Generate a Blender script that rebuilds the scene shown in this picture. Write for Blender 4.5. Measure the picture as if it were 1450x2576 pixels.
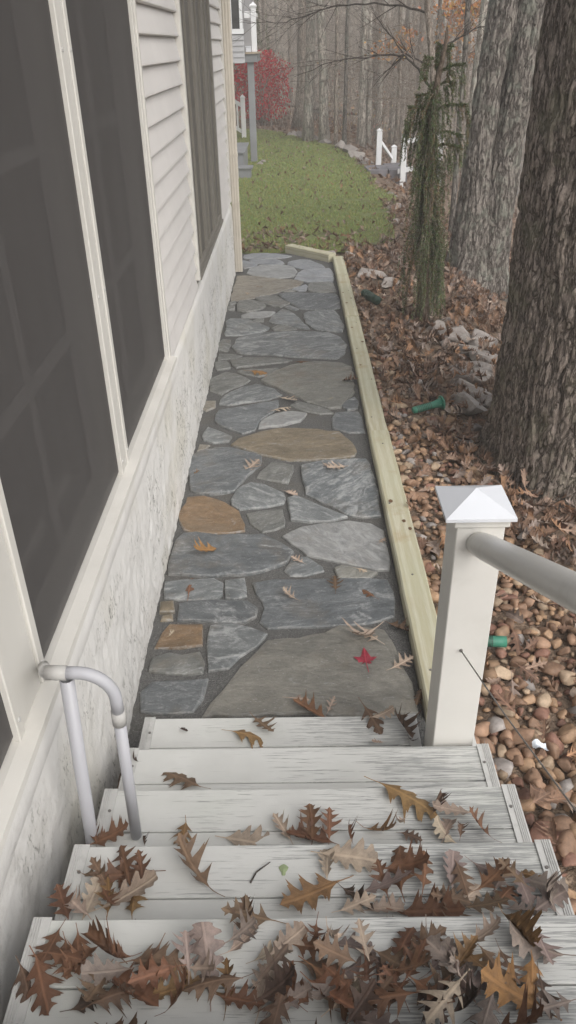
import bpy, bmesh, math, random
import numpy as np
from mathutils import Matrix, Vector, Quaternion

for o in list(bpy.data.objects):
    bpy.data.objects.remove(o, do_unlink=True)
SC = bpy.context.scene
COL = SC.collection
R = math.radians
rng = random.Random(11)

# ------------------------------------------------------------------ camera
cam_d = bpy.data.cameras.new("camera")
cam = bpy.data.objects.new("camera", cam_d)
COL.objects.link(cam)
cam_d.sensor_fit = 'VERTICAL'
cam_d.sensor_height = 36.0
cam_d.lens = 36.0 * 1943.0 / 2576.0
cam_d.clip_start = 0.05
cam_d.clip_end = 600.0
right = Vector((0.99982531, 0.0013209, -0.01864404))
up = Vector((0.01526625, 0.51779375, 0.85536926))
fwd = Vector((-0.01078363, 0.85550447, -0.51768313))
CAM = Vector((0, 0, 2.3))
m3 = Matrix((right, up, -fwd)).transposed()
cam.matrix_world = Matrix.Translation(CAM) @ m3.to_4x4()
SC.camera = cam

# ------------------------------------------------------------------ world, sun, exposure
SUN_EL, SUN_AZ = 42.0, 142.0      # degrees; azimuth clockwise from +Y (the way the path runs)
wd = bpy.data.worlds.new("World")
SC.world = wd
wd.use_nodes = True
wn = wd.node_tree.nodes
wl = wd.node_tree.links
wn.clear()
sky = wn.new('ShaderNodeTexSky')
sky.sky_type = 'NISHITA'
sky.sun_disc = False
sky.sun_elevation = R(SUN_EL)
sky.sun_rotation = R(SUN_AZ)
sky.air_density = 1.0
sky.dust_density = 3.0
hs = wn.new('ShaderNodeHueSaturation')
hs.inputs['Saturation'].default_value = 0.26
bg = wn.new('ShaderNodeBackground')
bg.inputs['Strength'].default_value = 0.15
wo = wn.new('ShaderNodeOutputWorld')
wl.new(sky.outputs[0], hs.inputs['Color'])
wl.new(hs.outputs[0], bg.inputs['Color'])
wl.new(bg.outputs[0], wo.inputs['Surface'])
sun_d = bpy.data.lights.new("sun", 'SUN')
sun_d.energy = 1.25
sun_d.angle = R(60)
sun_d.color = (1.0, 0.965, 0.92)
sun = bpy.data.objects.new("sun", sun_d)
COL.objects.link(sun)
sv = Vector((math.sin(R(SUN_AZ)) * math.cos(R(SUN_EL)), math.cos(R(SUN_AZ)) * math.cos(R(SUN_EL)), math.sin(R(SUN_EL))))
sun.rotation_euler = sv.to_track_quat('Z', 'Y').to_euler()
sun.location = (4, -4, 12)
SC.view_settings.view_transform = 'Standard'
SC.view_settings.look = 'None'
SC.view_settings.gamma = 1.0
SC.view_settings.use_curve_mapping = False
SC.view_settings.exposure = 0.66
SC.cycles.max_bounces = 5
SC.cycles.diffuse_bounces = 3
SC.cycles.glossy_bounces = 2
SC.cycles.transparent_max_bounces = 8
SC.cycles.use_denoising = True

# ------------------------------------------------------------------ helpers
def tag(o, label=None, cat=None, group=None, kind=None):
    if label: o['label'] = label
    if cat: o['category'] = cat
    if group: o['group'] = group
    if kind: o['kind'] = kind
    return o

def link(name, data, parent=None):
    o = bpy.data.objects.new(name, data)
    COL.objects.link(o)
    if parent is not None:
        o.parent = parent
    return o

def thing(name, label, cat, loc=(0, 0, 0), group=None):
    o = link(name, None)
    o.location = loc
    o.empty_display_size = 0.1
    return tag(o, label, cat, group)

class MB:
    def __init__(self):
        self.v = []; self.f = []
    def add(self, vs, fs):
        b = len(self.v)
        self.v.extend(vs)
        self.f.extend([tuple(i + b for i in f) for f in fs])
    def box(self, a, b):
        (x0, y0, z0), (x1, y1, z1) = a, b
        self.add([(x0, y0, z0), (x1, y0, z0), (x1, y1, z0), (x0, y1, z0), (x0, y0, z1), (x1, y0, z1), (x1, y1, z1), (x0, y1, z1)],
                 [(0, 3, 2, 1), (4, 5, 6, 7), (0, 1, 5, 4), (1, 2, 6, 5), (2, 3, 7, 6), (3, 0, 4, 7)])
        return self
    def tube(self, pts, rad, n=8, cap=True):
        pts = [Vector(p) for p in pts]
        if not hasattr(rad, '__len__'): rad = [rad] * len(pts)
        vs = []; fs = []
        prev = None
        for i, p in enumerate(pts):
            d = (pts[min(i + 1, len(pts) - 1)] - pts[max(i - 1, 0)])
            if d.length < 1e-9: d = Vector((0, 0, 1))
            d.normalize()
            if prev is None:
                a = Vector((1, 0, 0)) if abs(d.x) < 0.8 else Vector((0, 1, 0))
                s = d.cross(a).normalized()
            else:
                s = (prev - d * prev.dot(d))
                s = s.normalized() if s.length > 1e-6 else d.orthogonal().normalized()
            prev = s
            t = d.cross(s)
            for k in range(n):
                an = 2 * math.pi * k / n
                q = p + (s * math.cos(an) + t * math.sin(an)) * rad[i]
                vs.append((q.x, q.y, q.z))
        for i in range(len(pts) - 1):
            for k in range(n):
                k2 = (k + 1) % n
                fs.append((i * n + k, i * n + k2, (i + 1) * n + k2, (i + 1) * n + k))
        if cap:
            fs.append(tuple(reversed(range(n))))
            fs.append(tuple((len(pts) - 1) * n + k for k in range(n)))
        self.add(vs, fs)
        return self
    def mesh(self, name, mat=None, smooth=False, bevel=0.0, seg=1):
        me = bpy.data.meshes.new(name)
        me.from_pydata(self.v, [], self.f)
        if bevel:
            bm = bmesh.new(); bm.from_mesh(me)
            bmesh.ops.bevel(bm, geom=bm.edges[:] , offset=bevel, segments=seg, affect='EDGES', clamp_overlap=True)
            bm.to_mesh(me); bm.free()
        if mat: me.materials.append(mat)
        if smooth: me.polygons.foreach_set('use_smooth', [True] * len(me.polygons))
        me.update()
        return me
    def build(self, name, mat=None, parent=None, **k):
        return link(name, self.mesh(name, mat, **k), parent)

def bigmesh(name, verts, faces, mat, smooth=True, col=None):
    """verts (n,3) array, faces (m,k) array of equal-sized polygons"""
    me = bpy.data.meshes.new(name)
    verts = np.asarray(verts, dtype=np.float32); faces = np.asarray(faces, dtype=np.int32)
    n, k = faces.shape
    me.vertices.add(len(verts)); me.vertices.foreach_set('co', verts.ravel())
    me.loops.add(n * k); me.loops.foreach_set('vertex_index', faces.ravel())
    me.polygons.add(n)
    me.polygons.foreach_set('loop_start', np.arange(0, n * k, k, dtype=np.int32))
    me.polygons.foreach_set('loop_total', np.full(n, k, dtype=np.int32))
    me.polygons.foreach_set('use_smooth', np.full(n, smooth))
    me.update(calc_edges=True)
    if col is not None:
        at = me.color_attributes.new('Col', 'FLOAT_COLOR', 'POINT')
        at.data.foreach_set('color', np.asarray(col, dtype=np.float32).ravel())
    me.materials.append(mat)
    return me

def _h(ix, iy, iz, s):
    n = (ix.astype(np.uint32) * np.uint32(374761393) + iy.astype(np.uint32) * np.uint32(668265263)
         + iz.astype(np.uint32) * np.uint32(2147483647) + np.uint32(s) * np.uint32(974634711))
    n = (n ^ (n >> np.uint32(13))) * np.uint32(1274126177)
    n = n ^ (n >> np.uint32(16))
    n = n * np.uint32(2246822519); n ^= n >> np.uint32(15)
    return n.astype(np.float64) / 4294967295.0

def vn(x, y, z=0.0, s=1):
    """value noise 0..1, vectorised"""
    x, y, z = np.broadcast_arrays(np.asarray(x, float), np.asarray(y, float), np.asarray(z, float))
    fx, fy, fz = np.floor(x), np.floor(y), np.floor(z)
    ix, iy, iz = fx.astype(np.int64), fy.astype(np.int64), fz.astype(np.int64)
    tx, ty, tz = x - fx, y - fy, z - fz
    tx = tx * tx * (3 - 2 * tx); ty = ty * ty * (3 - 2 * ty); tz = tz * tz * (3 - 2 * tz)
    def c(a, b, d): return _h(ix + a, iy + b, iz + d, s)
    a = c(0, 0, 0) * (1 - tx) + c(1, 0, 0) * tx
    b = c(0, 1, 0) * (1 - tx) + c(1, 1, 0) * tx
    e = c(0, 0, 1) * (1 - tx) + c(1, 0, 1) * tx
    f = c(0, 1, 1) * (1 - tx) + c(1, 1, 1) * tx
    return (a * (1 - ty) + b * ty) * (1 - tz) + (e * (1 - ty) + f * ty) * tz

def fbm(x, y, z=0.0, s=1, o=4):
    t = 0; a = 0.5; k = 1.0; w = 0
    for i in range(o):
        t = t + a * vn(np.asarray(x) * k, np.asarray(y) * k, np.asarray(z) * k, s + i * 7)
        w += a; a *= 0.5; k *= 2.03
    return t / w

# ------------------------------------------------------------------ materials
class NT:
    """tiny node builder"""
    def __init__(self, name):
        self.m = bpy.data.materials.new(name); self.m.use_nodes = True
        self.n = self.m.node_tree.nodes; self.l = self.m.node_tree.links
        self.n.clear()
        self.out = self.n.new('ShaderNodeOutputMaterial')
        self.p = self.n.new('ShaderNodeBsdfPrincipled')
        self.l.new(self.p.outputs[0], self.out.inputs['Surface'])
        self.p.inputs['Roughness'].default_value = 0.7
        self.p.inputs['Specular IOR Level'].default_value = 0.3
    def node(self, t, **k):
        nd = self.n.new(t)
        for a, b in k.items(): setattr(nd, a, b)
        return nd
    def set(self, sock, v):
        if isinstance(v, bpy.types.NodeSocket): self.l.new(v, sock)
        else:
            if isinstance(v, (tuple, list)) and len(v) == 3 and sock.type == 'RGBA': v = (*v, 1)
            sock.default_value = v
    def coord(self, kind='Object'):
        return self.node('ShaderNodeTexCoord').outputs[kind]
    def pos(self):
        return self.node('ShaderNodeNewGeometry').outputs['Position']
    def mapp(self, v, scale=(1, 1, 1), loc=None):
        a = self.node('ShaderNodeMapping'); self.set(a.inputs['Vector'], v); a.inputs['Scale'].default_value = scale
        if loc is not None: self.set(a.inputs['Location'], loc)
        return a.outputs[0]
    def noise(self, v, scale, detail=4, rough=0.55, dist=0.0):
        a = self.node('ShaderNodeTexNoise'); self.set(a.inputs['Vector'], v)
        a.inputs['Scale'].default_value = scale; a.inputs['Detail'].default_value = detail
        a.inputs['Roughness'].default_value = rough; a.inputs['Distortion'].default_value = dist
        return a.outputs['Fac']
    def voro(self, v, scale, feature='F1', out='Distance', rnd=1.0):
        a = self.node('ShaderNodeTexVoronoi', feature=feature); self.set(a.inputs['Vector'], v)
        a.inputs['Scale'].default_value = scale; a.inputs['Randomness'].default_value = rnd
        return a.outputs[out]
    def wave(self, v, scale, dist=2.0, detail=2, ds=1.0, kind='BANDS', direction='X'):
        a = self.node('ShaderNodeTexWave', wave_type=kind)
        if kind == 'BANDS': a.bands_direction = direction
        else: a.rings_direction = direction
        self.set(a.inputs['Vector'], v)
        a.inputs['Scale'].default_value = scale; a.inputs['Distortion'].default_value = dist
        a.inputs['Detail'].default_value = detail; a.inputs['Detail Scale'].default_value = ds
        return a.outputs['Fac']
    def rng(self, v, a, b, c=0.0, d=1.0, smooth=False):
        n = self.node('ShaderNodeMapRange'); n.clamp = True
        if smooth: n.interpolation_type = 'SMOOTHSTEP'
        self.set(n.inputs['Value'], v)
        for i, x in zip((1, 2, 3, 4), (a, b, c, d)): n.inputs[i].default_value = x
        return n.outputs[0]
    def math(self, op, a, b=0.0, c=None):
        n = self.node('ShaderNodeMath', operation=op); self.set(n.inputs[0], a); self.set(n.inputs[1], b)
        if c is not None: self.set(n.inputs[2], c)
        return n.outputs[0]
    def mix(self, f, a, b, mode='MIX'):
        n = self.node('ShaderNodeMix', data_type='RGBA', blend_type=mode)
        self.set(n.inputs[0], f); self.set(n.inputs[6], a); self.set(n.inputs[7], b)
        return n.outputs[2]
    def sep(self, v):
        n = self.node('ShaderNodeSeparateXYZ'); self.set(n.inputs[0], v); return n.outputs
    def info(self, out):
        return self.node('ShaderNodeObjectInfo').outputs[out]
    def attr(self, name, out='Color'):
        return self.node('ShaderNodeAttribute', attribute_name=name).outputs[out]
    def bump(self, h, strength=0.3, dist=0.01, base=None):
        b = self.node('ShaderNodeBump'); b.inputs['Strength'].default_value = strength; b.inputs['Distance'].default_value = dist
        self.set(b.inputs['Height'], h)
        if base is not None: self.set(b.inputs['Normal'], base)
        self.l.new(b.outputs[0], self.p.inputs['Normal'])
        return b.outputs[0]
    def color(self, c): self.set(self.p.inputs['Base Color'], c)
    def rough(self, r): self.set(self.p.inputs['Roughness'], r)
    def spec(self, s): self.set(self.p.inputs['Specular IOR Level'], s)

def paint(name, c, rough=0.5, var=0.06, dirt=0.0, dirtcol=(0.2, 0.18, 0.15), spec=0.35, bump=0.05, dscale=3.0):
    t = NT(name); v = t.pos()
    n = t.noise(v, 2.2, 5, 0.6)
    lo = tuple(x * (1 - var) for x in c); hi = tuple(min(1, x * (1 + var)) for x in c)
    col = t.mix(t.rng(n, 0.3, 0.7), lo, hi)
    if dirt:
        d = t.rng(t.noise(v, dscale, 6, 0.72), 0.52, 0.74)
        col = t.mix(t.math('MULTIPLY', d, dirt), col, dirtcol)
    t.color(col); t.rough(rough); t.spec(spec)
    if bump: t.bump(t.noise(v, 60, 3), bump, 0.003)
    return t.m

M = {}
M['white_vinyl'] = paint('white_vinyl', (0.68, 0.665, 0.625), 0.42, 0.05, 0.25, (0.36, 0.34, 0.29))
M['rail_grey'] = paint('rail_grey', (0.60, 0.585, 0.55), 0.28, 0.08, 0.5, (0.30, 0.285, 0.25), dscale=5)
M['cap_white'] = paint('cap_white', (0.64, 0.655, 0.685), 0.35, 0.03, 0.1, (0.5, 0.5, 0.48))
M['fence_white'] = paint('fence_white', (0.78, 0.78, 0.78), 0.45, 0.03)
M['trim'] = paint('trim', (0.62, 0.60, 0.555), 0.5, 0.05, 0.25, (0.40, 0.37, 0.32))
M['siding'] = paint('siding', (0.65, 0.625, 0.60), 0.5, 0.05, 0.2, (0.52, 0.495, 0.47), bump=0.04)
M['downspout'] = paint('downspout', (0.60, 0.55, 0.47), 0.45, 0.06, 0.4, (0.36, 0.31, 0.23), dscale=6)
M['pipe'] = paint('pipe', (0.42, 0.42, 0.445), 0.38, 0.04, 0.35, (0.44, 0.44, 0.42), dscale=14)
M['fitting'] = paint('fitting', (0.43, 0.42, 0.40), 0.5, 0.06, 0.5, (0.33, 0.32, 0.28), dscale=14)
M['metal_dark'] = paint('metal_dark', (0.16, 0.15, 0.14), 0.45, 0.1)
M['wire'] = paint('wire', (0.22, 0.20, 0.18), 0.4, 0.1)
M['sash'] = paint('sash', (0.50, 0.48, 0.465), 0.6, 0.05)
M['bronze'] = paint('bronze', (0.20, 0.185, 0.16), 0.55, 0.08)
M['bronze_dark'] = paint('bronze_dark', (0.13, 0.12, 0.105), 0.55, 0.08)
M['grey_wood'] = paint('grey_wood', (0.24, 0.245, 0.25), 0.7, 0.12, 0.3, (0.16, 0.16, 0.16))
M['deck_tan'] = paint('deck_tan', (0.40, 0.33, 0.25), 0.7, 0.1)
M['neighbour_siding'] = paint('neighbour_siding', (0.42, 0.415, 0.42), 0.6, 0.05)
M['green_plastic'] = paint('green_plastic', (0.05, 0.21, 0.14), 0.45, 0.15, 0.4, (0.11, 0.19, 0.15), dscale=30)
M['green_dark'] = paint('green_dark', (0.035, 0.07, 0.05), 0.5, 0.15)
M['white_scrap'] = paint('white_scrap', (0.75, 0.8, 0.85), 0.4)
M['stone_slab_far'] = paint('stone_slab_far', (0.20, 0.19, 0.20), 0.7, 0.2)

def m_glass():
    t = NT('window_glass'); t.color((0.05, 0.05, 0.05)); t.rough(0.12); t.spec(0.5)
    t.bump(t.noise(t.pos(), 3, 2), 0.03, 0.02)
    return t.m
M['glass'] = m_glass()

def m_room():
    t = NT('dim_room'); t.color((0.085, 0.075, 0.07)); t.rough(0.9); return t.m
M['room'] = m_room()

def m_screen():
    t = NT('insect_screen'); v = t.pos()
    n = t.noise(t.mapp(v, (1, 1.5, 0.5)), 2.0, 3)
    t.color(t.mix(n, (0.074, 0.069, 0.067), (0.094, 0.087, 0.084))); t.rough(0.8); t.spec(0.15)
    tr = t.node('ShaderNodeBsdfTransparent'); mx = t.node('ShaderNodeMixShader')
    mx.inputs[0].default_value = 0.82
    t.l.new(tr.outputs[0], mx.inputs[1]); t.l.new(t.p.outputs[0], mx.inputs[2]); t.l.new(mx.outputs[0], t.out.inputs['Surface'])
    return t.m
M['screen'] = m_screen()

def m_stucco():
    t = NT('stucco'); v = t.pos(); x, y, z = t.sep(v)
    roughness = t.rng(z, 0.52, 0.74, 1.0, 0.05, True)
    n1 = t.noise(v, 9, 5, 0.6)
    n2 = t.noise(t.mapp(v, (1, 1.0, 0.55)), 26, 5, 0.7)
    pits = t.rng(t.noise(t.mapp(v, (1, 1, 0.42)), 58, 3, 0.6, 1.2), 0.572, 0.605)
    where = t.rng(t.noise(v, 3.4, 3), 0.40, 0.60)
    pits = t.math('MULTIPLY', t.math('MULTIPLY', pits, where), roughness)
    col = t.mix(t.rng(n1, 0.3, 0.7), (0.68, 0.665, 0.635), (0.75, 0.735, 0.705))
    yel = t.rng(t.noise(v, 1.7, 3), 0.5, 0.66)
    col = t.mix(t.math('MULTIPLY', yel, 0.45), col, (0.60, 0.57, 0.47))
    grime = t.math('MULTIPLY', t.rng(y, 1.7, 0.9, 0.0, 1.0), t.rng(t.noise(v, 7, 6, 0.72), 0.47, 0.68))
    grime = t.math('MULTIPLY', grime, t.rng(z, 0.95, 0.6))
    col = t.mix(t.math('MULTIPLY', grime, 0.6), col, (0.26, 0.24, 0.20))
    splash = t.math('MULTIPLY', t.rng(z, 0.22, 0.02), t.rng(t.noise(v, 16, 5, 0.7), 0.46, 0.66))
    col = t.mix(t.math('MULTIPLY', splash, 0.45), col, (0.33, 0.30, 0.26))
    col = t.mix(t.math('MULTIPLY', pits, 0.85), col, (0.22, 0.21, 0.19))
    t.color(col); t.rough(0.85); t.spec(0.15)
    h = t.math('SUBTRACT', t.math('MULTIPLY', t.math('ADD', t.math('MULTIPLY', n2, 0.7), t.math('MULTIPLY', n1, 0.6)), roughness), t.math('MULTIPLY', pits, 0.9))
    t.bump(h, 0.55, 0.012)
    return t.m
M['stucco'] = m_stucco()

def m_tread():
    t = NT('weathered_tread'); v = t.pos(); x, y, z = t.sep(v)
    rnd = t.math('MULTIPLY', t.info('Random'), 37.0)
    off = t.node('ShaderNodeCombineXYZ'); t.set(off.inputs[0], rnd); t.set(off.inputs[1], rnd)
    vv = t.mapp(v, (1, 1, 1), off.outputs[0])
    fine = t.noise(t.mapp(vv, (11, 420, 1)), 1.0, 4, 0.6, 0.5)
    mid = t.noise(t.mapp(vv, (4.5, 170, 1)), 1.0, 6, 0.7, 0.9)
    patch = t.noise(vv, 4.5, 4, 0.6)
    wear = t.math('ADD', t.rng(x, -0.55, 0.62, 0.0, 1.0), t.rng(patch, 0.3, 0.7, -0.35, 0.35))
    thr = t.math('ADD', t.math('MULTIPLY', mid, 0.55), t.math('MULTIPLY', fine, 0.45))
    thr = t.math('ADD', thr, t.math('SUBTRACT', t.math('MULTIPLY', wear, 0.17), 0.035))
    streak = t.rng(thr, 0.59, 0.64)
    col = t.mix(t.rng(patch, 0.3, 0.7), (0.55, 0.55, 0.525), (0.63, 0.63, 0.605))
    moss = t.rng(t.noise(vv, 2.2, 3), 0.55, 0.72)
    col = t.mix(t.math('MULTIPLY', moss, 0.3), col, (0.42, 0.45, 0.38))
    col = t.mix(t.math('MULTIPLY', streak, 0.62), col, (0.16, 0.165, 0.165))
    t.color(col); t.rough(0.55); t.spec(0.3)
    t.bump(t.math('SUBTRACT', t.math('MULTIPLY', fine, 0.5), streak), 0.4, 0.002)
    return t.m
M['tread'] = m_tread()
M['end_cap'] = paint('end_cap', (0.54, 0.535, 0.515), 0.5, 0.1, 0.6, (0.24, 0.24, 0.225), dscale=18)

def m_timber():
    t = NT('treated_timber'); v = t.coord('Object')
    g = t.mapp(v, (1, 0.045, 1))
    grain = t.wave(g, 16, 3.2, 3, 1.4, 'RINGS', 'Y')
    fine = t.noise(t.mapp(v, (1, 0.05, 1)), 160, 4, 0.6)
    col = t.mix(t.rng(grain, 0.2, 0.9), (0.46, 0.43, 0.31), (0.55, 0.53, 0.42))
    col = t.mix(t.rng(fine, 0.35, 0.65, 0.0, 0.5), col, (0.40, 0.35, 0.22))
    gr = t.rng(t.noise(v, 1.6, 3), 0.40, 0.62)
    col = t.mix(t.math('MULTIPLY', gr, 0.35), col, (0.43, 0.45, 0.32))
    blot = t.rng(t.noise(v, 4, 4, 0.65), 0.56, 0.72)
    col = t.mix(t.math('MULTIPLY', blot, 0.45), col, (0.36, 0.25, 0.13))
    t.color(col); t.rough(0.72); t.spec(0.2)
    t.bump(t.math('ADD', grain, fine), 0.18, 0.003)
    return t.m
M['timber'] = m_timber()
M['knot'] = paint('knot', (0.17, 0.10, 0.055), 0.7, 0.3, dscale=40)

def m_flag():
    t = NT('flagstone')
    rnd = t.info('Random')
    off = t.node('ShaderNodeCombineXYZ'); q = t.math('MULTIPLY', rnd, 53.0)
    for k in range(3): t.set(off.inputs[k], q)
    rot = t.node('ShaderNodeVectorRotate'); rot.rotation_type = 'Z_AXIS'
    t.set(rot.inputs['Vector'], t.pos()); t.set(rot.inputs['Angle'], t.math('MULTIPLY', t.math('SUBTRACT', rnd, 0.5), 1.8))
    v = t.mapp(rot.outputs[0], (1, 1, 1), off.outputs[0])
    base = t.info('Color'); vein = t.info('Alpha')
    n = t.noise(t.mapp(v, (1, 1.8, 1)), 4.5, 7, 0.66, 1.0)
    n2 = t.noise(v, 30, 6, 0.72)
    st = t.noise(t.mapp(v, (2.0, 5, 1)), 2.4, 8, 0.7, 1.3)
    fold = t.noise(t.mapp(v, (1.2, 3, 1)), 3.2, 6, 0.6, 2.2)
    col = t.mix(t.rng(n, 0.28, 0.72), t.mix(1.0, base, (0.55, 0.57, 0.58), 'MULTIPLY'), t.mix(1.0, base, (1.38, 1.36, 1.33), 'MULTIPLY'))
    col = t.mix(t.rng(n2, 0.35, 0.7, 0, 0.55), col, t.mix(1.0, base, (0.55, 0.55, 0.55), 'MULTIPLY'))
    rust = t.math('MULTIPLY', t.rng(t.noise(v, 3.1, 5, 0.65), 0.55, 0.68), 0.4)
    col = t.mix(rust, col, (0.19, 0.15, 0.105))
    thr = t.math('ADD', t.math('ADD', t.math('MULTIPLY', st, 0.62), t.math('MULTIPLY', n2, 0.30)), t.math('MULTIPLY', vein, 0.10))
    w = t.rng(thr, 0.545, 0.63)
    ridge = t.math('ABSOLUTE', t.math('SUBTRACT', fold, 0.5))
    crack = t.math('MULTIPLY', t.rng(ridge, 0.0, 0.022, 1.0, 0.0), t.rng(n, 0.42, 0.6))
    w = t.math('MAXIMUM', t.math('MULTIPLY', w, 0.7), t.math('MULTIPLY', t.math('MULTIPLY', crack, vein), 0.85))
    col = t.mix(w, col, (0.43, 0.435, 0.43))
    spk = t.rng(t.noise(t.mapp(v, (1, 1.6, 1)), 85, 3, 0.6), 0.63, 0.70)
    col = t.mix(t.math('MULTIPLY', spk, 0.5), col, (0.46, 0.46, 0.45))
    # paler on the sloping arrises, broken up by noise
    tc = t.node('ShaderNodeNewGeometry'); nx_, ny_, nz_ = t.sep(tc.outputs['True Normal'])
    edge = t.math('MULTIPLY', t.rng(nz_, 0.93, 0.6), t.rng(n2, 0.40, 0.56))
    col = t.mix(t.math('MULTIPLY', edge, 0.55), col, (0.36, 0.355, 0.34))
    t.color(col)
    t.rough(t.rng(n2, 0.3, 0.7, 0.30, 0.52)); t.spec(0.5)
    h = t.math('ADD', t.math('MULTIPLY', st, 0.9), t.math('ADD', t.math('MULTIPLY', fold, 0.9), t.math('MULTIPLY', n2, 0.45)))
    t.bump(h, 0.6, 0.02)
    return t.m
M['flagstone'] = m_flag()

def m_joint():
    t = NT('stone_dust'); v = t.pos()
    n = t.noise(v, 110, 4, 0.7); g_ = t.voro(v, 170)
    col = t.mix(t.rng(n, 0.3, 0.7), (0.088, 0.088, 0.085), (0.185, 0.183, 0.176))
    col = t.mix(t.rng(t.noise(v, 3, 3), 0.5, 0.7, 0, 0.4), col, (0.14, 0.125, 0.10))
    lt = t.rng(t.noise(v, 170, 2, 0.5), 0.62, 0.70)
    col = t.mix(t.math('MULTIPLY', lt, 0.55), col, (0.42, 0.41, 0.39))
    t.color(col); t.rough(0.9); t.spec(0.15)
    t.bump(t.math('ADD', g_, n), 0.8, 0.008)
    return t.m
M['joint'] = m_joint()

def m_ground():
    t = NT('woodland_floor'); v = t.pos()
    n = t.noise(v, 0.55, 5, 0.6); n2 = t.noise(v, 9, 6, 0.75); n3 = t.noise(v, 45, 3, 0.7)
    col = t.mix(t.rng(n, 0.3, 0.7), (0.24, 0.18, 0.135), (0.37, 0.295, 0.23))
    col = t.mix(t.rng(n2, 0.35, 0.68), t.mix(1.0, col, (0.5, 0.48, 0.46), 'MULTIPLY'), t.mix(1.0, col, (1.5, 1.42, 1.36), 'MULTIPLY'))
    col = t.mix(t.rng(n3, 0.4, 0.7, 0, 0.5), col, (0.11, 0.075, 0.05))
    t.color(col); t.rough(0.95); t.spec(0.1)
    t.bump(t.math('ADD', n2, n3), 0.8, 0.05)
    return t.m
M['ground'] = m_ground()

def m_lawn():
    t = NT('lawn'); v = t.pos(); x, y, z = t.sep(v)
    n = t.noise(v, 0.9, 4, 0.6); n2 = t.noise(v, 14, 5, 0.7)
    col = t.mix(t.rng(n, 0.3, 0.7), (0.185, 0.215, 0.088), (0.24, 0.262, 0.12))
    bare = t.math('ADD', t.noise(t.mapp(v, (1, 1.6, 1)), 1.7, 5, 0.65), t.rng(y, 10.0, 12.8, 0.22, 0.0))
    bare = t.math('ADD', bare, t.rng(y, 23.0, 27.5, 0.0, 0.22))
    bare = t.math('ADD', bare, t.rng(x, 0.9, 1.7, 0.0, 0.16))
    col = t.mix(t.rng(bare, 0.58, 0.78), col, (0.17, 0.14, 0.095))
    col = t.mix(t.rng(n2, 0.3, 0.7, 0, 0.6), col, t.mix(1.0, col, (0.55, 0.6, 0.5), 'MULTIPLY'))
    t.color(col); t.rough(0.95); t.spec(0.1)
    t.bump(n2, 0.7, 0.04)
    return t.m
M['lawn'] = m_lawn()

def m_attr(name, rough=0.7, spec=0.25, var=0.35, scale=30, tint=None, bump=0.0):
    t = NT(name); v = t.pos()
    c = t.attr('Col'); n = t.noise(v, scale, 4, 0.65)
    col = t.mix(t.rng(n, 0.3, 0.7), t.mix(1.0, c, (1 - var,) * 3, 'MULTIPLY'), t.mix(1.0, c, (1 + var,) * 3, 'MULTIPLY'))
    t.color(col); t.rough(rough); t.spec(spec)
    if bump: t.bump(n, bump, 0.006)
    return t.m
def m_objc(name, rough=0.7, spec=0.25, var=0.35, scale=30, bump=0.0):
    t = NT(name); v = t.pos()
    c = t.info('Color'); n = t.noise(v, scale, 5, 0.68)
    col = t.mix(t.rng(n, 0.3, 0.7), t.mix(1.0, c, (1 - var,) * 3, 'MULTIPLY'), t.mix(1.0, c, (1 + var,) * 3, 'MULTIPLY'))
    t.color(col); t.rough(rough); t.spec(spec)
    if bump: t.bump(n, bump, 0.006)
    return t.m

def m_leaf():
    t = NT('dry_leaf'); v = t.pos()
    c = t.info('Color'); uv = t.coord('UV')
    n = t.noise(v, 38, 5, 0.68); n2 = t.noise(v, 9, 3)
    col = t.mix(t.rng(n, 0.3, 0.7), t.mix(1.0, c, (0.62, 0.60, 0.60), 'MULTIPLY'), t.mix(1.0, c, (1.38, 1.32, 1.25), 'MULTIPLY'))
    col = t.mix(t.rng(n2, 0.45, 0.7, 0, 0.45), col, t.mix(1.0, c, (0.6, 0.5, 0.45), 'MULTIPLY'))
    x, y, z = t.sep(uv)
    rib = t.rng(t.math('ABSOLUTE', x), 0.012, 0.03, 1.0, 0.0)
    side = t.math('PINGPONG', t.math('SUBTRACT', t.math('MULTIPLY', y, 7.0), t.math('MULTIPLY', t.math('ABSOLUTE', x), 7.0)), 0.5)
    sid = t.math('MULTIPLY', t.rng(side, 0.0, 0.07, 1.0, 0.0), 0.5)
    ve = t.math('MAXIMUM', rib, sid)
    col = t.mix(t.math('MULTIPLY', ve, 0.5), col, t.mix(1.0, c, (1.7, 1.6, 1.5), 'MULTIPLY'))
    t.color(col); t.rough(0.62); t.spec(0.3)
    t.bump(t.math('ADD', n, ve), 0.35, 0.004)
    return t.m
M['leaf'] = m_leaf()
M['litter'] = m_attr('leaf_litter', 0.8, 0.2, 0.3, 40)
M['pebble_mass'] = m_attr('river_gravel', 0.6, 0.3, 0.22, 40, bump=0.25)
M['pebble'] = m_objc('river_stone', 0.58, 0.32, 0.25, 40, bump=0.3)
M['blade'] = m_attr('grass_blade', 0.7, 0.2, 0.2, 10)
M['needle'] = m_attr('spruce_needle', 0.65, 0.25, 0.25, 20)
M['twigleaf'] = m_attr('hanging_leaf', 0.75, 0.15, 0.25, 20)

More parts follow.
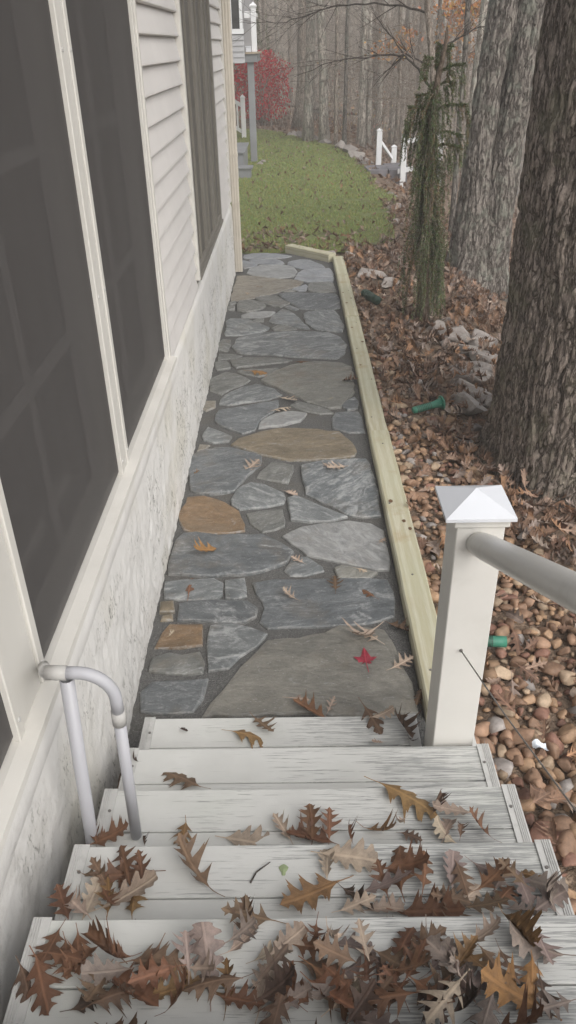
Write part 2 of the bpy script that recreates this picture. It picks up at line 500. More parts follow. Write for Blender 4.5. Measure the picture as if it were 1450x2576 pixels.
def m_bark(name, c1, c2, ridge_scale=1.0, lichen=None):
    t = NT(name); v = t.pos()
    wv = t.node('ShaderNodeTexNoise'); t.set(wv.inputs['Vector'], t.mapp(v, (1, 1, 0.5))); wv.inputs['Scale'].default_value = 7 * ridge_scale; wv.inputs['Detail'].default_value = 3
    wob = t.node('ShaderNodeVectorMath', operation='MULTIPLY_ADD'); t.set(wob.inputs[0], wv.outputs['Color']); wob.inputs[1].default_value = (0.06, 0.06, 0.06); t.set(wob.inputs[2], v)
    vv = wob.outputs[0]
    a = t.noise(t.mapp(vv, (1, 1, 0.24)), 40 * ridge_scale, 4, 0.6)
    crack = t.rng(t.math('ABSOLUTE', t.math('SUBTRACT', a, 0.5)), 0.0, 0.07)
    n = t.noise(v, 5, 5, 0.65); fine = t.noise(t.mapp(v, (1, 1, 0.45)), 120 * ridge_scale, 5, 0.72)
    col = t.mix(t.rng(crack, 0.0, 1.0), c1, c2)
    col = t.mix(t.rng(fine, 0.3, 0.7), t.mix(1.0, col, (0.62, 0.6, 0.58), 'MULTIPLY'), t.mix(1.0, col, (1.35, 1.33, 1.3), 'MULTIPLY'))
    col = t.mix(t.rng(n, 0.4, 0.65, 0, 0.35), col, t.mix(1.0, col, (0.7, 0.66, 0.62), 'MULTIPLY'))
    flake = t.math('MULTIPLY', t.rng(fine, 0.585, 0.65), crack)
    col = t.mix(t.math('MULTIPLY', flake, 0.55), col, tuple(min(1, q * 2.1) for q in c2))
    if lichen:
        l = t.rng(t.math('ADD', n, t.math('MULTIPLY', fine, 0.2)), 0.60, 0.74)
        col = t.mix(t.math('MULTIPLY', l, 0.5), col, lichen)
    t.color(col); t.rough(0.9); t.spec(0.15)
    h = t.math('ADD', t.math('MULTIPLY', crack, 0.8), t.math('MULTIPLY', fine, 0.5))
    t.bump(h, 0.9, 0.014 / ridge_scale)
    return t.m
M['bark_oak'] = m_bark('bark_oak', (0.08, 0.066, 0.055), (0.26, 0.222, 0.195), 0.75, (0.20, 0.195, 0.135))
M['bark_twin'] = m_bark('bark_twin', (0.085, 0.073, 0.066), (0.235, 0.215, 0.195), 0.55, (0.29, 0.315, 0.26))
M['bark_pale'] = m_bark('bark_pale', (0.27, 0.24, 0.21), (0.55, 0.505, 0.45), 0.4, (0.48, 0.50, 0.43))
M['bark_brown'] = m_bark('bark_brown', (0.20, 0.168, 0.142), (0.42, 0.365, 0.315), 0.4, (0.26, 0.27, 0.22))
M['bark_spruce'] = m_bark('bark_spruce', (0.13, 0.10, 0.075), (0.21, 0.17, 0.135), 1.2)
M['twig'] = m_bark('twig', (0.24, 0.20, 0.17), (0.42, 0.365, 0.315), 0.8)
M['twig_dark'] = m_bark('twig_dark', (0.06, 0.05, 0.045), (0.11, 0.095, 0.085), 0.8)
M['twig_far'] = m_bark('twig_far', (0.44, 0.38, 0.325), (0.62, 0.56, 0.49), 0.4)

def m_rock():
    t = NT('boulder'); v = t.pos()
    n = t.noise(v, 5, 6, 0.65, 0.5); n2 = t.noise(v, 32, 5, 0.7)
    col = t.mix(t.rng(n, 0.3, 0.7), (0.31, 0.272, 0.245), (0.46, 0.42, 0.385))
    col = t.mix(t.rng(n2, 0.35, 0.68, 0, 0.6), col, (0.20, 0.175, 0.16))
    l = t.rng(t.noise(v, 8, 4), 0.6, 0.7)
    col = t.mix(t.math('MULTIPLY', l, 0.5), col, (0.28, 0.29, 0.24))
    t.color(col); t.rough(0.85); t.spec(0.2)
    t.bump(t.math('ADD', n, t.math('MULTIPLY', n2, 0.5)), 0.7, 0.03)
    return t.m
M['rock'] = m_rock()

def m_water():
    t = NT('lake_water'); v = t.pos()
    t.color((0.10, 0.11, 0.11)); t.rough(0.08); t.spec(0.5)
    t.bump(t.noise(t.mapp(v, (1, 1, 1)), 1.6, 4, 0.6), 0.35, 0.05)
    return t.m
M['water'] = m_water()

# ------------------------------------------------------------------ layout measured on the ground plane (metres)
FLAGSTONES = [
 ('l', [(-0.619,10.19),(-0.509,10.279),(-0.321,10.263),(-0.16,10.181),(-0.001,10.055),(-0.106,9.997),(-0.301,9.98),(-0.445,9.969),(-0.609,10.004)]),
 ('l', [(-0.724,9.839),(-0.603,9.883),(-0.503,9.795),(-0.427,9.668),(-0.48,9.559),(-0.584,9.491),(-0.711,9.628)]),
 ('l', [(-0.547,9.933),(-0.366,9.946),(-0.209,9.934),(-0.117,9.792),(-0.104,9.685),(-0.154,9.647),(-0.359,9.705),(-0.429,9.721),(-0.517,9.823)]),
 ('l', [(-0.053,9.787),(0.102,9.893),(0.217,9.846),(0.35,9.598),(0.395,9.452),(0.293,9.39),(0.096,9.44),(0.022,9.521),(-0.053,9.639)]),
 ('L', [(-0.542,9.266),(-0.515,9.486),(-0.382,9.644),(-0.205,9.651),(-0.053,9.588),(0.009,9.496),(0.051,9.295),(0.007,9.06),(-0.148,9.011),(-0.317,9.078),(-0.465,9.188)]),
 ('l', [(0.069,9.197),(0.144,9.361),(0.317,9.373),(0.441,9.379),(0.467,9.192),(0.456,8.8),(0.345,8.808),(0.159,8.821),(0.019,8.944)]),
 ('t', [(-0.644,9.13),(-0.463,9.117),(-0.219,8.983),(0.007,8.922),(0.123,8.824),(0.063,8.653),(-0.052,8.554),(-0.186,8.397),(-0.319,8.305),(-0.511,8.14),(-0.657,8.119),(-0.653,8.68)]),
 ('l', [(-0.006,8.53),(0.086,8.638),(0.151,8.72),(0.161,8.646),(0.129,8.45),(0.061,8.454)]),
 ('g', [(0.173,8.688),(0.216,8.773),(0.437,8.771),(0.462,8.582),(0.469,8.386),(0.307,8.38),(0.168,8.447)]),
 ('g', [(-0.108,8.433),(-0.029,8.51),(0.038,8.448),(-0.052,8.421)]),
 ('b', [(-0.158,8.354),(-0.074,8.381),(0.127,8.36),(0.349,8.325),(0.466,8.317),(0.482,8.115),(0.474,7.78),(0.326,7.746),(0.075,7.786),(-0.008,7.956),(-0.106,8.192)]),
 ('g', [(-0.399,8.211),(-0.274,8.282),(-0.173,8.267),(-0.095,8.075),(-0.035,7.977),(-0.136,7.854),(-0.276,7.955),(-0.343,8.034)]),
 ('w', [(-0.083,7.887),(-0.03,7.928),(0.054,7.77),(0.012,7.744),(-0.041,7.794)]),
 ('g', [(-0.579,7.992),(-0.553,8.104),(-0.422,8.104),(-0.309,7.975),(-0.28,7.899),(-0.345,7.759),(-0.479,7.696),(-0.564,7.736)]),
 ('g', [(-0.68,8.055),(-0.601,8.088),(-0.591,8.012),(-0.662,7.942)]),
 ('g', [(-0.67,7.905),(-0.596,7.919),(-0.594,7.792),(-0.672,7.779)]),
 ('L', [(-0.515,7.594),(-0.446,7.676),(-0.281,7.712),(-0.176,7.678),(-0.216,7.593),(-0.276,7.518),(-0.439,7.521),(-0.512,7.543)]),
 ('g', [(-0.39,7.445),(-0.356,7.486),(-0.285,7.472),(-0.292,7.379),(-0.383,7.391)]),
 ('w', [(-0.232,7.409),(-0.205,7.575),(-0.114,7.798),(-0.051,7.74),(0.051,7.492),(0.099,7.276),(0.154,7.115),(0.067,7.167),(-0.07,7.253),(-0.191,7.334)]),
 ('w', [(0.104,7.626),(0.157,7.692),(0.324,7.7),(0.414,7.719),(0.449,7.502),(0.469,7.238),(0.456,7.022),(0.337,7.059),(0.203,7.112),(0.129,7.306)]),
 ('w', [(-0.653,7.433),(-0.623,7.515),(-0.479,7.49),(-0.352,7.35),(-0.228,7.199),(-0.246,7.122),(-0.36,7.037),(-0.521,6.98),(-0.637,6.986),(-0.638,7.207)]),
 ('g', [(-0.198,7.182),(-0.15,7.268),(-0.05,7.224),(0.028,7.138),(-0.089,7.098),(-0.187,7.119)]),
 ('w', [(-0.545,6.684),(-0.503,6.927),(-0.412,7.001),(-0.235,7.051),(0.072,7.074),(0.326,7.019),(0.42,6.877),(0.469,6.667),(0.43,6.421),(0.353,6.316),(0.179,6.341),(-0.008,6.385),(-0.222,6.461),(-0.413,6.477),(-0.498,6.517)]),
 ('g', [(-0.674,6.765),(-0.645,6.877),(-0.574,6.854),(-0.581,6.525),(-0.664,6.564)]),
 ('g', [(-0.658,6.333),(-0.641,6.493),(-0.531,6.47),(-0.445,6.414),(-0.536,6.36)]),
 ('g', [(-0.67,6.274),(-0.567,6.295),(-0.531,6.131),(-0.644,6.095)]),
 ('g', [(-0.537,6.327),(-0.384,6.376),(-0.172,6.349),(-0.008,6.29),(-0.124,6.24),(-0.307,6.197),(-0.488,6.141),(-0.511,6.2)]),
 ('k', [(-0.268,5.849),(-0.166,6.01),(-0.032,6.161),(0.177,6.248),(0.404,6.188),(0.472,6.089),(0.467,5.786),(0.451,5.561),(0.33,5.274),(0.25,5.277),(0.131,5.371),(-0.011,5.536),(-0.14,5.707)]),
 ('g', [(-0.673,5.897),(-0.562,6.051),(-0.474,6.003),(-0.356,5.853),(-0.381,5.802),(-0.503,5.664),(-0.57,5.563),(-0.653,5.665)]),
 ('w', [(-0.569,5.388),(-0.536,5.556),(-0.398,5.716),(-0.293,5.777),(-0.16,5.666),(-0.101,5.537),(-0.199,5.469),(-0.383,5.403),(-0.504,5.364)]),
 ('b', [(-0.577,5.073),(-0.556,5.253),(-0.338,5.332),(-0.115,5.42),(-0.134,5.273),(-0.23,5.111),(-0.295,4.902),(-0.374,4.861),(-0.486,4.961)]),
 ('L', [(-0.265,4.941),(-0.217,5.101),(-0.147,5.18),(-0.013,5.218),(0.088,5.166),(0.035,5.044),(-0.101,4.98),(-0.187,4.965)]),
 ('g', [(-0.028,5.339),(0.009,5.42),(0.13,5.325),(0.248,5.232),(0.279,5.163),(0.186,5.181),(0.048,5.248)]),
 ('b', [(0.271,5.086),(0.306,5.193),(0.465,5.187),(0.474,5.055),(0.474,4.837),(0.373,4.85),(0.263,4.932)]),
 ('b', [(0.342,5.299),(0.398,5.393),(0.466,5.469),(0.461,5.243),(0.378,5.227)]),
 ('t', [(-0.665,5.449),(-0.594,5.441),(-0.597,5.323),(-0.662,5.255),(-0.688,5.309)]),
 ('g', [(-0.478,6.062),(-0.372,6.104),(-0.213,6.103),(-0.117,6.111),(-0.188,5.971),(-0.287,5.933)]),
 ('o', [(-0.44,4.691),(-0.384,4.777),(-0.255,4.875),(-0.121,4.922),(0.082,4.927),(0.304,4.853),(0.364,4.749),(0.405,4.564),(0.384,4.495),(0.23,4.466),(-0.053,4.446),(-0.158,4.503),(-0.288,4.589),(-0.388,4.653)]),
 ('w', [(-0.638,4.824),(-0.612,4.968),(-0.513,4.871),(-0.43,4.804),(-0.459,4.742),(-0.556,4.715),(-0.626,4.76)]),
 ('b', [(-0.698,4.51),(-0.633,4.602),(-0.529,4.646),(-0.375,4.604),(-0.221,4.505),(-0.238,4.381),(-0.314,4.232),(-0.383,4.051),(-0.518,4.026),(-0.638,4.059)]),
 ('g', [(-0.243,4.23),(-0.157,4.423),(-0.011,4.373),(-0.032,4.244),(-0.047,4.131),(-0.142,4.185)]),
 ('W', [(0.046,4.371),(0.082,4.381),(0.177,4.429),(0.323,4.445),(0.458,4.44),(0.477,4.248),(0.483,4.044),(0.471,3.736),(0.37,3.732),(0.281,3.775),(0.157,3.906),(0.064,4.004),(0.048,4.179)]),
 ('w', [(-0.389,3.955),(-0.355,4.07),(-0.271,4.162),(-0.19,4.135),(-0.071,4.022),(-0.075,3.898),(-0.183,3.865),(-0.333,3.845),(-0.373,3.898)]),
 ('O', [(-0.631,3.624),(-0.67,3.797),(-0.64,3.991),(-0.554,3.998),(-0.422,3.918),(-0.34,3.815),(-0.291,3.673),(-0.283,3.601),(-0.444,3.593)]),
 ('g', [(-0.283,3.795),(-0.182,3.819),(-0.074,3.83),(-0.075,3.65),(-0.194,3.591),(-0.251,3.68)]),
 ('w', [(-0.044,3.963),(-0.004,3.972),(0.1,3.884),(0.227,3.789),(0.297,3.734),(0.186,3.699),(0.076,3.697),(-0.033,3.723)]),
 ('t', [(-0.658,4.591),(-0.636,4.694),(-0.572,4.672),(-0.601,4.612)]),
 ('L', [(-0.071,3.552),(0.032,3.625),(0.147,3.671),(0.294,3.686),(0.417,3.653),(0.477,3.584),(0.475,3.418),(0.467,3.211),(0.342,3.25),(0.173,3.313),(0.057,3.368),(-0.021,3.467)]),
 ('b', [(-0.65,3.521),(-0.622,3.586),(-0.429,3.556),(-0.184,3.555),(-0.101,3.479),(-0.021,3.379),(-0.06,3.294),(-0.174,3.214),(-0.306,3.188),(-0.496,3.193),(-0.66,3.213),(-0.66,3.36)]),
 ('w', [(-0.065,3.227),(-0.021,3.327),(0.057,3.342),(0.132,3.255),(0.14,3.214),(0.035,3.176),(-0.041,3.175)]),
 ('k', [(0.188,3.237),(0.228,3.261),(0.33,3.218),(0.412,3.183),(0.352,3.143),(0.203,3.156)]),
 ('w', [(-0.652,3.008),(-0.659,3.138),(-0.585,3.144),(-0.416,3.147),(-0.377,3.107),(-0.369,3.023),(-0.403,2.987),(-0.585,2.999)]),
 ('w', [(-0.35,3.008),(-0.355,3.146),(-0.261,3.152),(-0.25,3.006),(-0.313,3.0)]),
 ('b', [(-0.218,3.127),(-0.116,3.14),(0.071,3.14),(0.296,3.141),(0.452,3.119),(0.46,3.027),(0.448,2.84),(0.322,2.802),(0.149,2.792),(-0.024,2.782),(-0.144,2.778),(-0.171,2.819),(-0.156,2.909),(-0.187,3.027)]),
 ('b', [(-0.57,2.842),(-0.563,2.961),(-0.474,2.971),(-0.239,2.969),(-0.192,2.91),(-0.207,2.854),(-0.249,2.814),(-0.416,2.824)]),
 ('o', [(-0.659,2.906),(-0.655,2.978),(-0.599,2.977),(-0.59,2.891)]),
 ('o', [(-0.649,2.839),(-0.641,2.875),(-0.589,2.874),(-0.592,2.838)]),
 ('O', [(-0.652,2.643),(-0.624,2.754),(-0.591,2.807),(-0.44,2.799),(-0.431,2.653),(-0.532,2.648)]),
 ('w', [(-0.393,2.485),(-0.401,2.588),(-0.404,2.795),(-0.33,2.809),(-0.218,2.768),(-0.133,2.728),(-0.194,2.655),(-0.267,2.586),(-0.309,2.504)]),
 ('g', [(-0.652,2.49),(-0.642,2.579),(-0.574,2.599),(-0.515,2.59),(-0.431,2.603),(-0.411,2.472),(-0.558,2.482)]),
 ('b', [(-0.644,2.264),(-0.655,2.367),(-0.614,2.424),(-0.514,2.429),(-0.378,2.433),(-0.404,2.326),(-0.431,2.248),(-0.596,2.248)]),
 ('K', [(-0.399,2.236),(-0.317,2.361),(-0.244,2.503),(-0.137,2.684),(-0.001,2.681),(0.127,2.723),(0.199,2.775),(0.297,2.757),(0.393,2.732),(0.433,2.572),(0.466,2.398),(0.469,2.227),(0.253,2.219),(-0.005,2.253),(-0.247,2.233)]),
]
LEAVES = [
 ('t',0.554,-0.513,1.05,-0.493,1.138),
 ('r',0.554,-0.366,1.17,-0.495,1.149),
 ('r',0.554,-0.407,1.11,-0.454,1.228),
 ('r',0.554,-0.379,1.121,-0.402,1.198),
 ('o',0.554,-0.455,1.049,-0.447,1.111),
 ('o',0.554,-0.396,1.049,-0.399,1.089),
 ('r',0.554,-0.547,1.05,-0.574,1.102),
 ('b',0.554,-0.538,1.16,-0.481,1.133),
 ('b',0.554,-0.214,1.116,-0.331,1.209),
 ('t',0.554,-0.498,1.05,-0.556,1.086),
 ('o',0.554,0.091,1.139,-0.046,1.071),
 ('t',0.554,0.053,1.214,0.183,1.192),
 ('t',0.554,0.061,1.145,0.064,1.214),
 ('d',0.554,0.096,1.122,0.148,1.079),
 ('t',0.554,0.087,1.059,0.153,1.084),
 ('t',0.554,0.151,1.064,0.241,1.073),
 ('r',0.554,0.202,1.171,0.326,1.17),
 ('r',0.554,0.235,1.099,0.24,1.229),
 ('r',0.554,0.203,1.089,0.192,1.177),
 ('r',0.554,0.229,1.058,0.367,1.056),
 ('r',0.554,0.285,1.099,0.312,1.211),
 ('t',0.554,0.358,1.062,0.43,1.124),
 ('b',0.554,0.379,1.175,0.387,1.109),
 ('p',0.554,0.422,1.186,0.496,1.124),
 ('p',0.554,0.454,1.097,0.501,1.168),
 ('r',0.554,0.446,1.061,0.493,1.113),
 ('b',0.554,0.382,1.061,0.475,1.06),
 ('o',0.554,0.596,1.122,0.531,1.162),
 ('p',0.554,0.515,1.162,0.533,1.075),
 ('p',0.554,0.534,1.134,0.625,1.101),
 ('p',0.554,0.538,1.055,0.617,1.106),
 ('p',0.554,0.475,1.06,0.533,1.055),
 ('p',0.554,0.583,1.059,0.559,1.096),
 ('r',0.416,-0.579,1.346,-0.472,1.384),
 ('r',0.416,-0.562,1.342,-0.585,1.395),
 ('o',0.416,-0.324,1.409,-0.327,1.34),
 ('d',0.416,-0.43,1.341,-0.439,1.36),
 ('t',0.416,-0.21,1.361,-0.095,1.346),
 ('t',0.416,-0.028,1.35,-0.07,1.418),
 ('r',0.416,0.088,1.342,-0.022,1.363),
 ('r',0.416,0.03,1.343,0.032,1.445),
 ('r',0.416,0.076,1.342,0.08,1.431),
 ('r',0.416,0.14,1.342,0.119,1.389),
 ('o',0.416,0.173,1.391,0.262,1.353),
 ('b',0.416,0.275,1.366,0.325,1.349),
 ('t',0.416,0.293,1.414,0.259,1.373),
 ('t',0.416,0.422,1.338,0.36,1.386),
 ('t',0.416,0.388,1.345,0.418,1.412),
 ('b',0.416,0.434,1.345,0.439,1.398),
 ('r',0.416,0.526,1.343,0.456,1.398),
 ('o',0.416,0.23,1.537,0.371,1.441),
 ('t',0.416,0.485,1.434,0.387,1.435),
 ('b',0.416,0.373,1.43,0.399,1.482),
 ('b',0.278,-0.317,1.641,-0.434,1.717),
 ('d',0.278,-0.531,1.751,-0.567,1.746),
 ('b',0.14,-0.174,2.08,-0.108,1.994),
 ('o',0.14,-0.25,2.001,-0.115,1.984),
 ('d',0.14,-0.442,2.025,-0.417,2.011),
 ('b',0.14,0.241,2.127,0.3,1.987),
 ('t',0.14,0.259,2.061,0.358,2.081),
 ('b',0.14,0.359,2.092,0.38,1.946),
 ('t',0.14,0.303,1.947,0.264,1.937),
 ('d',0.14,0.392,1.976,0.4,1.923),
 ('r',0.692,-0.516,0.946,-0.533,0.863),
 ('b',0.692,-0.576,0.867,-0.534,0.807),
 ('r',0.692,-0.546,0.879,-0.499,0.784),
 ('r',0.692,-0.494,0.913,-0.478,0.862),
 ('r',0.692,-0.472,0.93,-0.458,0.87),
 ('r',0.692,-0.423,0.904,-0.439,0.878),
 ('r',0.692,-0.52,0.879,-0.44,0.862),
 ('r',0.692,-0.371,0.878,-0.42,0.908),
 ('r',0.692,-0.35,0.882,-0.403,0.849),
 ('r',0.692,-0.391,0.849,-0.292,0.778),
 ('b',0.692,-0.295,0.911,-0.321,0.832),
 ('b',0.692,-0.348,0.869,-0.237,0.86),
 ('o',0.692,-0.312,0.805,-0.209,0.832),
 ('r',0.692,-0.268,0.774,-0.208,0.824),
 ('d',0.692,-0.454,0.783,-0.402,0.806),
 ('b',0.692,-0.41,0.783,-0.353,0.805),
 ('p',0.692,-0.184,0.808,-0.202,0.937),
 ('t',0.692,-0.237,0.86,-0.157,0.847),
 ('o',0.692,-0.152,0.781,-0.141,0.867),
 ('r',0.692,-0.166,0.804,-0.084,0.788),
 ('b',0.692,-0.058,0.958,-0.165,0.972),
 ('b',0.692,-0.123,0.918,-0.122,0.986),
 ('t',0.692,-0.155,0.888,-0.084,0.931),
 ('t',0.692,-0.099,0.875,-0.028,0.909),
 ('t',0.692,-0.087,0.773,-0.065,0.867),
 ('p',0.692,-0.156,0.901,-0.093,0.944),
 ('r',0.692,-0.008,0.78,-0.057,0.846),
 ('t',0.692,-0.068,0.882,-0.025,0.912),
 ('r',0.692,0.03,0.957,0.023,0.881),
 ('r',0.692,-0.02,0.903,0.062,0.894),
 ('t',0.692,0.051,0.938,0.059,0.911),
 ('p',0.692,0.063,0.902,0.132,0.893),
 ('b',0.692,-0.012,0.864,0.094,0.851),
 ('p',0.692,0.035,0.843,0.127,0.834),
 ('r',0.692,-0.059,0.852,0.012,0.788),
 ('r',0.692,-0.061,0.777,-0.02,0.835),
 ('t',0.692,0.033,0.799,0.128,0.802),
 ('t',0.692,0.048,0.772,0.109,0.822),
 ('b',0.692,0.113,0.772,0.159,0.822),
 ('r',0.692,0.162,0.771,0.18,0.858),
 ('r',0.692,0.196,0.786,0.17,0.842),
 ('d',0.692,0.118,0.884,0.187,0.842),
 ('r',0.692,0.185,0.863,0.212,0.91),
 ('b',0.692,0.148,0.884,0.188,0.858),
 ('p',0.692,0.26,0.941,0.245,0.896),
 ('b',0.692,0.208,0.875,0.288,0.918),
 ('b',0.692,0.221,0.85,0.268,0.875),
 ('p',0.692,0.245,0.837,0.283,0.866),
 ('p',0.692,0.282,0.909,0.319,0.874),
 ('o',0.692,0.32,0.9,0.338,0.861),
 ('o',0.692,0.295,0.837,0.332,0.874),
 ('p',0.692,0.273,0.858,0.32,0.833),
 ('d',0.692,0.217,0.817,0.245,0.782),
 ('b',0.692,0.236,0.782,0.288,0.821),
 ('p',0.692,0.276,0.801,0.324,0.813),
 ('d',0.692,0.283,0.77,0.345,0.793),
 ('d',0.692,0.336,0.774,0.307,0.809),
 ('O',0.692,0.463,0.777,0.334,0.841),
 ('O',0.692,0.464,0.873,0.443,0.792),
 ('d',0.692,0.469,0.844,0.467,0.792),
 ('b',0.692,0.401,0.895,0.409,0.824),
 ('b',0.692,0.36,0.887,0.384,0.84),
 ('o',0.692,0.428,0.971,0.451,0.921),
 ('t',0.692,0.346,0.904,0.42,0.921),
 ('p',0.692,0.531,0.881,0.409,0.912),
 ('p',0.692,0.486,0.938,0.488,0.898),
 ('p',0.692,0.524,0.791,0.501,0.784),
 ('d',0.692,0.219,0.775,0.3,0.774),
 ('O',0.0,-0.418,3.424,-0.549,3.349),
 ('r',0.0,-0.531,3.004,-0.542,3.19),
 ('t',0.0,0.036,3.274,-0.021,3.318),
 ('t',0.0,0.301,3.21,0.364,3.184),
 ('t',0.0,-0.005,2.97,-0.086,3.016),
 ('b',0.0,0.187,3.032,0.188,3.132),
 ('r',0.0,0.372,2.968,0.308,3.06),
 ('t',0.0,0.437,3.437,0.477,3.491),
 ('b',0.0,0.415,2.785,0.509,2.717),
 ('t',0.0,-0.591,2.708,-0.565,2.74),
 ('t',0.0,0.355,2.749,0.231,2.59),
 ('t',0.0,0.363,2.638,0.285,2.735),
 ('R',0.0,0.292,2.473,0.29,2.561),
 ('t',0.0,-0.039,2.307,0.084,2.305),
 ('r',0.0,0.106,2.199,-0.005,2.271),
 ('t',0.0,0.111,2.227,0.14,2.292),
 ('t',0.0,0.393,2.478,0.482,2.523),
 ('b',0.0,0.513,2.359,0.475,2.274),
 ('t',0.0,-0.326,4.278,-0.249,4.403),
 ('t',0.0,-0.066,4.03,-0.003,3.989),
 ('t',0.0,0.175,4.388,0.213,4.321),
 ('t',0.0,0.327,4.339,0.211,4.278),
 ('o',0.0,-0.649,4.264,-0.599,4.273),
 ('t',0.0,-0.115,5.476,-0.002,5.393),
 ('t',0.0,-0.172,5.198,-0.043,5.279),
 ('t',0.0,0.251,5.421,0.287,5.419),
 ('O',0.0,-0.368,6.019,-0.199,5.98),
 ('r',0.0,-0.008,6.208,0.177,6.258),
 ('b',0.0,0.37,5.789,0.486,5.755),
 ('t',0.0,-0.43,8.599,-0.317,8.677),
 ('t',0.0,-0.517,8.396,-0.486,8.333),
]

# ================================================================== the setting
LAKE_Z = -2.6
def sm(t):
    t = np.clip(t, 0, 1); return t * t * (3 - 2 * t)
def G(x, y):
    x = np.asarray(x, float); y = np.asarray(y, float)
    z = -0.035 - 0.05 * sm((x - 0.6) / 0.9) * (1 - sm((y - 9.3) / 1.2))
    edge = 1.75 + 0.25 * (vn(y * 0.5, 3.3, s=5) - 0.5)
    d = np.maximum(0, x - edge)
    z = z - 0.40 * d * sm(d / 0.8 + 0.25)
    z = np.maximum(z, -5.0 + 0.2 * vn(x, y))
    wild = np.clip(np.maximum(d / 0.8, (y - 27) / 3), 0, 1)
    z = z + wild * (fbm(x * 0.7, y * 0.7, s=3, o=3) - 0.5) * 0.22
    z = z + sm((y - 30) / 30) * np.maximum(0, -x) * 0.06
    hill = np.maximum(0, y - 66 - 0.25 * np.maximum(0, x))
    z = z + 0.26 * hill + sm(hill / 30) * 4 * (fbm(x * 0.03, y * 0.03, s=9, o=3) - 0.5)
    return z

def lines(a, b, fa, fb, fine, grow=1.12, most=4.0):
    out = list(np.arange(fa, fb, fine))
    s = fine; p = out[-1]
    while p < b:
        s = min(s * grow, most); p += s; out.append(p)
    s = fine; p = fa
    while p > a:
        s = min(s * grow, most); p -= s; out.insert(0, p)
    return np.array(out)
gx = lines(-50, 95, -1.2, 5.0, 0.13); gy = lines(-14, 122, -0.5, 13.0, 0.14)
X, Y = np.meshgrid(gx, gy)
Z = G(X, Y)
ny, nx = X.shape
import bisect
GXL, GYL = list(gx), list(gy)
def g(x, y):
    i = min(max(bisect.bisect_right(GXL, x) - 1, 0), nx - 2); j = min(max(bisect.bisect_right(GYL, y) - 1, 0), ny - 2)
    u = (x - GXL[i]) / (GXL[i + 1] - GXL[i]); v = (y - GYL[j]) / (GYL[j + 1] - GYL[j])
    return float((Z[j, i] * (1 - u) + Z[j, i + 1] * u) * (1 - v) + (Z[j + 1, i] * (1 - u) + Z[j + 1, i + 1] * u) * v)
idx = np.arange(nx * ny).reshape(ny, nx)
fc = np.stack([idx[:-1, :-1], idx[:-1, 1:], idx[1:, 1:], idx[1:, :-1]], -1).reshape(-1, 4)
tag(link('ground', bigmesh('ground', np.stack([X, Y, Z], -1).reshape(-1, 3), fc, M['ground'])), 'brown leaf strewn woodland ground falling away to the lake', kind='structure')

# lake
mb = MB(); mb.add([(6, 2, LAKE_Z), (93, 2, LAKE_Z), (93, 100, LAKE_Z), (6, 100, LAKE_Z)], [(0, 1, 2, 3)])
tag(mb.build('lake', M['water']), 'grey lake glinting between the trunks below the slope', kind='structure')

# lawn: a sheet just above the ground with a wandering edge
lx = np.arange(-9.0, 2.3, 0.12); ly = np.arange(10.15, 28.6, 0.14)
LX, LY = np.meshgrid(lx, ly)
def lawn_edge(y):
    return np.interp(y, [10.1, 11, 12.5, 14.1, 16.7, 18.5, 21.1, 23.2, 24.7, 26.4, 28.6], [0.95, 1.45, 1.65, 1.75, 1.62, 1.58, 1.45, 0.95, 0.45, -0.3, -1.6]) + 0.22 * (vn(np.asarray(y) * 1.7, 1.1, s=8) - 0.5)
def in_lawn(x, y):
    start = 10.28 + 0.2 * (vn(np.asarray(x) * 2.3, 7.7, s=4) - 0.5)
    return (x < lawn_edge(y)) & (y > start)
LZ = G(LX, LY) + 0.02 + 0.012 * (fbm(LX * 2, LY * 2, s=21) - 0.5)
ok = in_lawn(LX, LY)
n2, n1 = LX.shape
idl = np.arange(n1 * n2).reshape(n2, n1)
keep = ok[:-1, :-1] & ok[:-1, 1:] & ok[1:, 1:] & ok[1:, :-1]
fl = np.stack([idl[:-1, :-1], idl[:-1, 1:], idl[1:, 1:], idl[1:, :-1]], -1)[keep]
used = np.unique(fl); remap = np.full(n1 * n2, -1); remap[used] = np.arange(len(used))
tag(link('lawn', bigmesh('lawn', np.stack([LX, LY, LZ], -1).reshape(-1, 3)[used], remap[fl], M['lawn'])), 'mown green lawn beyond the end of the flagstone path', kind='structure')

# path bed with the flagstones as its parts
px = np.arange(-0.70, 0.511, 0.03); py = np.arange(2.06, 10.46, 0.03)
PX, PY = np.meshgrid(px, py)
far = np.where(PX < 0.0, 10.40 - (PX + 0.7) * 0.22, 10.24 - PX * 0.95)
PY = 2.06 + (PY - 2.06) * (far - 2.06) / (py[-1] - 2.06)
PZ = -0.009 + 0.010 * (fbm(PX * 9, PY * 9, s=2) - 0.5) + 0.004 * (vn(PX * 60, PY * 60, s=6) - 0.5)
a, b = PX.shape
ip = np.arange(a * b).reshape(a, b)
path = link('path', bigmesh('path', np.stack([PX, PY, PZ], -1).reshape(-1, 3), np.stack([ip[:-1, :-1], ip[:-1, 1:], ip[1:, 1:], ip[1:, :-1]], -1).reshape(-1, 4), M['joint']))
tag(path, 'irregular flagstone path with dark stone dust joints beside the house', kind='structure')

STONE_COL = {'l': (0.28, 0.292, 0.312, 0.6), 'L': (0.31, 0.312, 0.308, 0.85), 't': (0.255, 0.23, 0.19, 0.25), 'g': (0.18, 0.182, 0.17, 0.45), 'b': (0.142, 0.153, 0.16, 0.5),
             'w': (0.175, 0.187, 0.19, 0.85), 'W': (0.155, 0.170, 0.177, 0.95), 'o': (0.215, 0.175, 0.12, 0.25), 'O': (0.235, 0.155, 0.088, 0.15), 'k': (0.225, 0.22, 0.195, 0.2), 'K': (0.215, 0.205, 0.18, 0.05)}

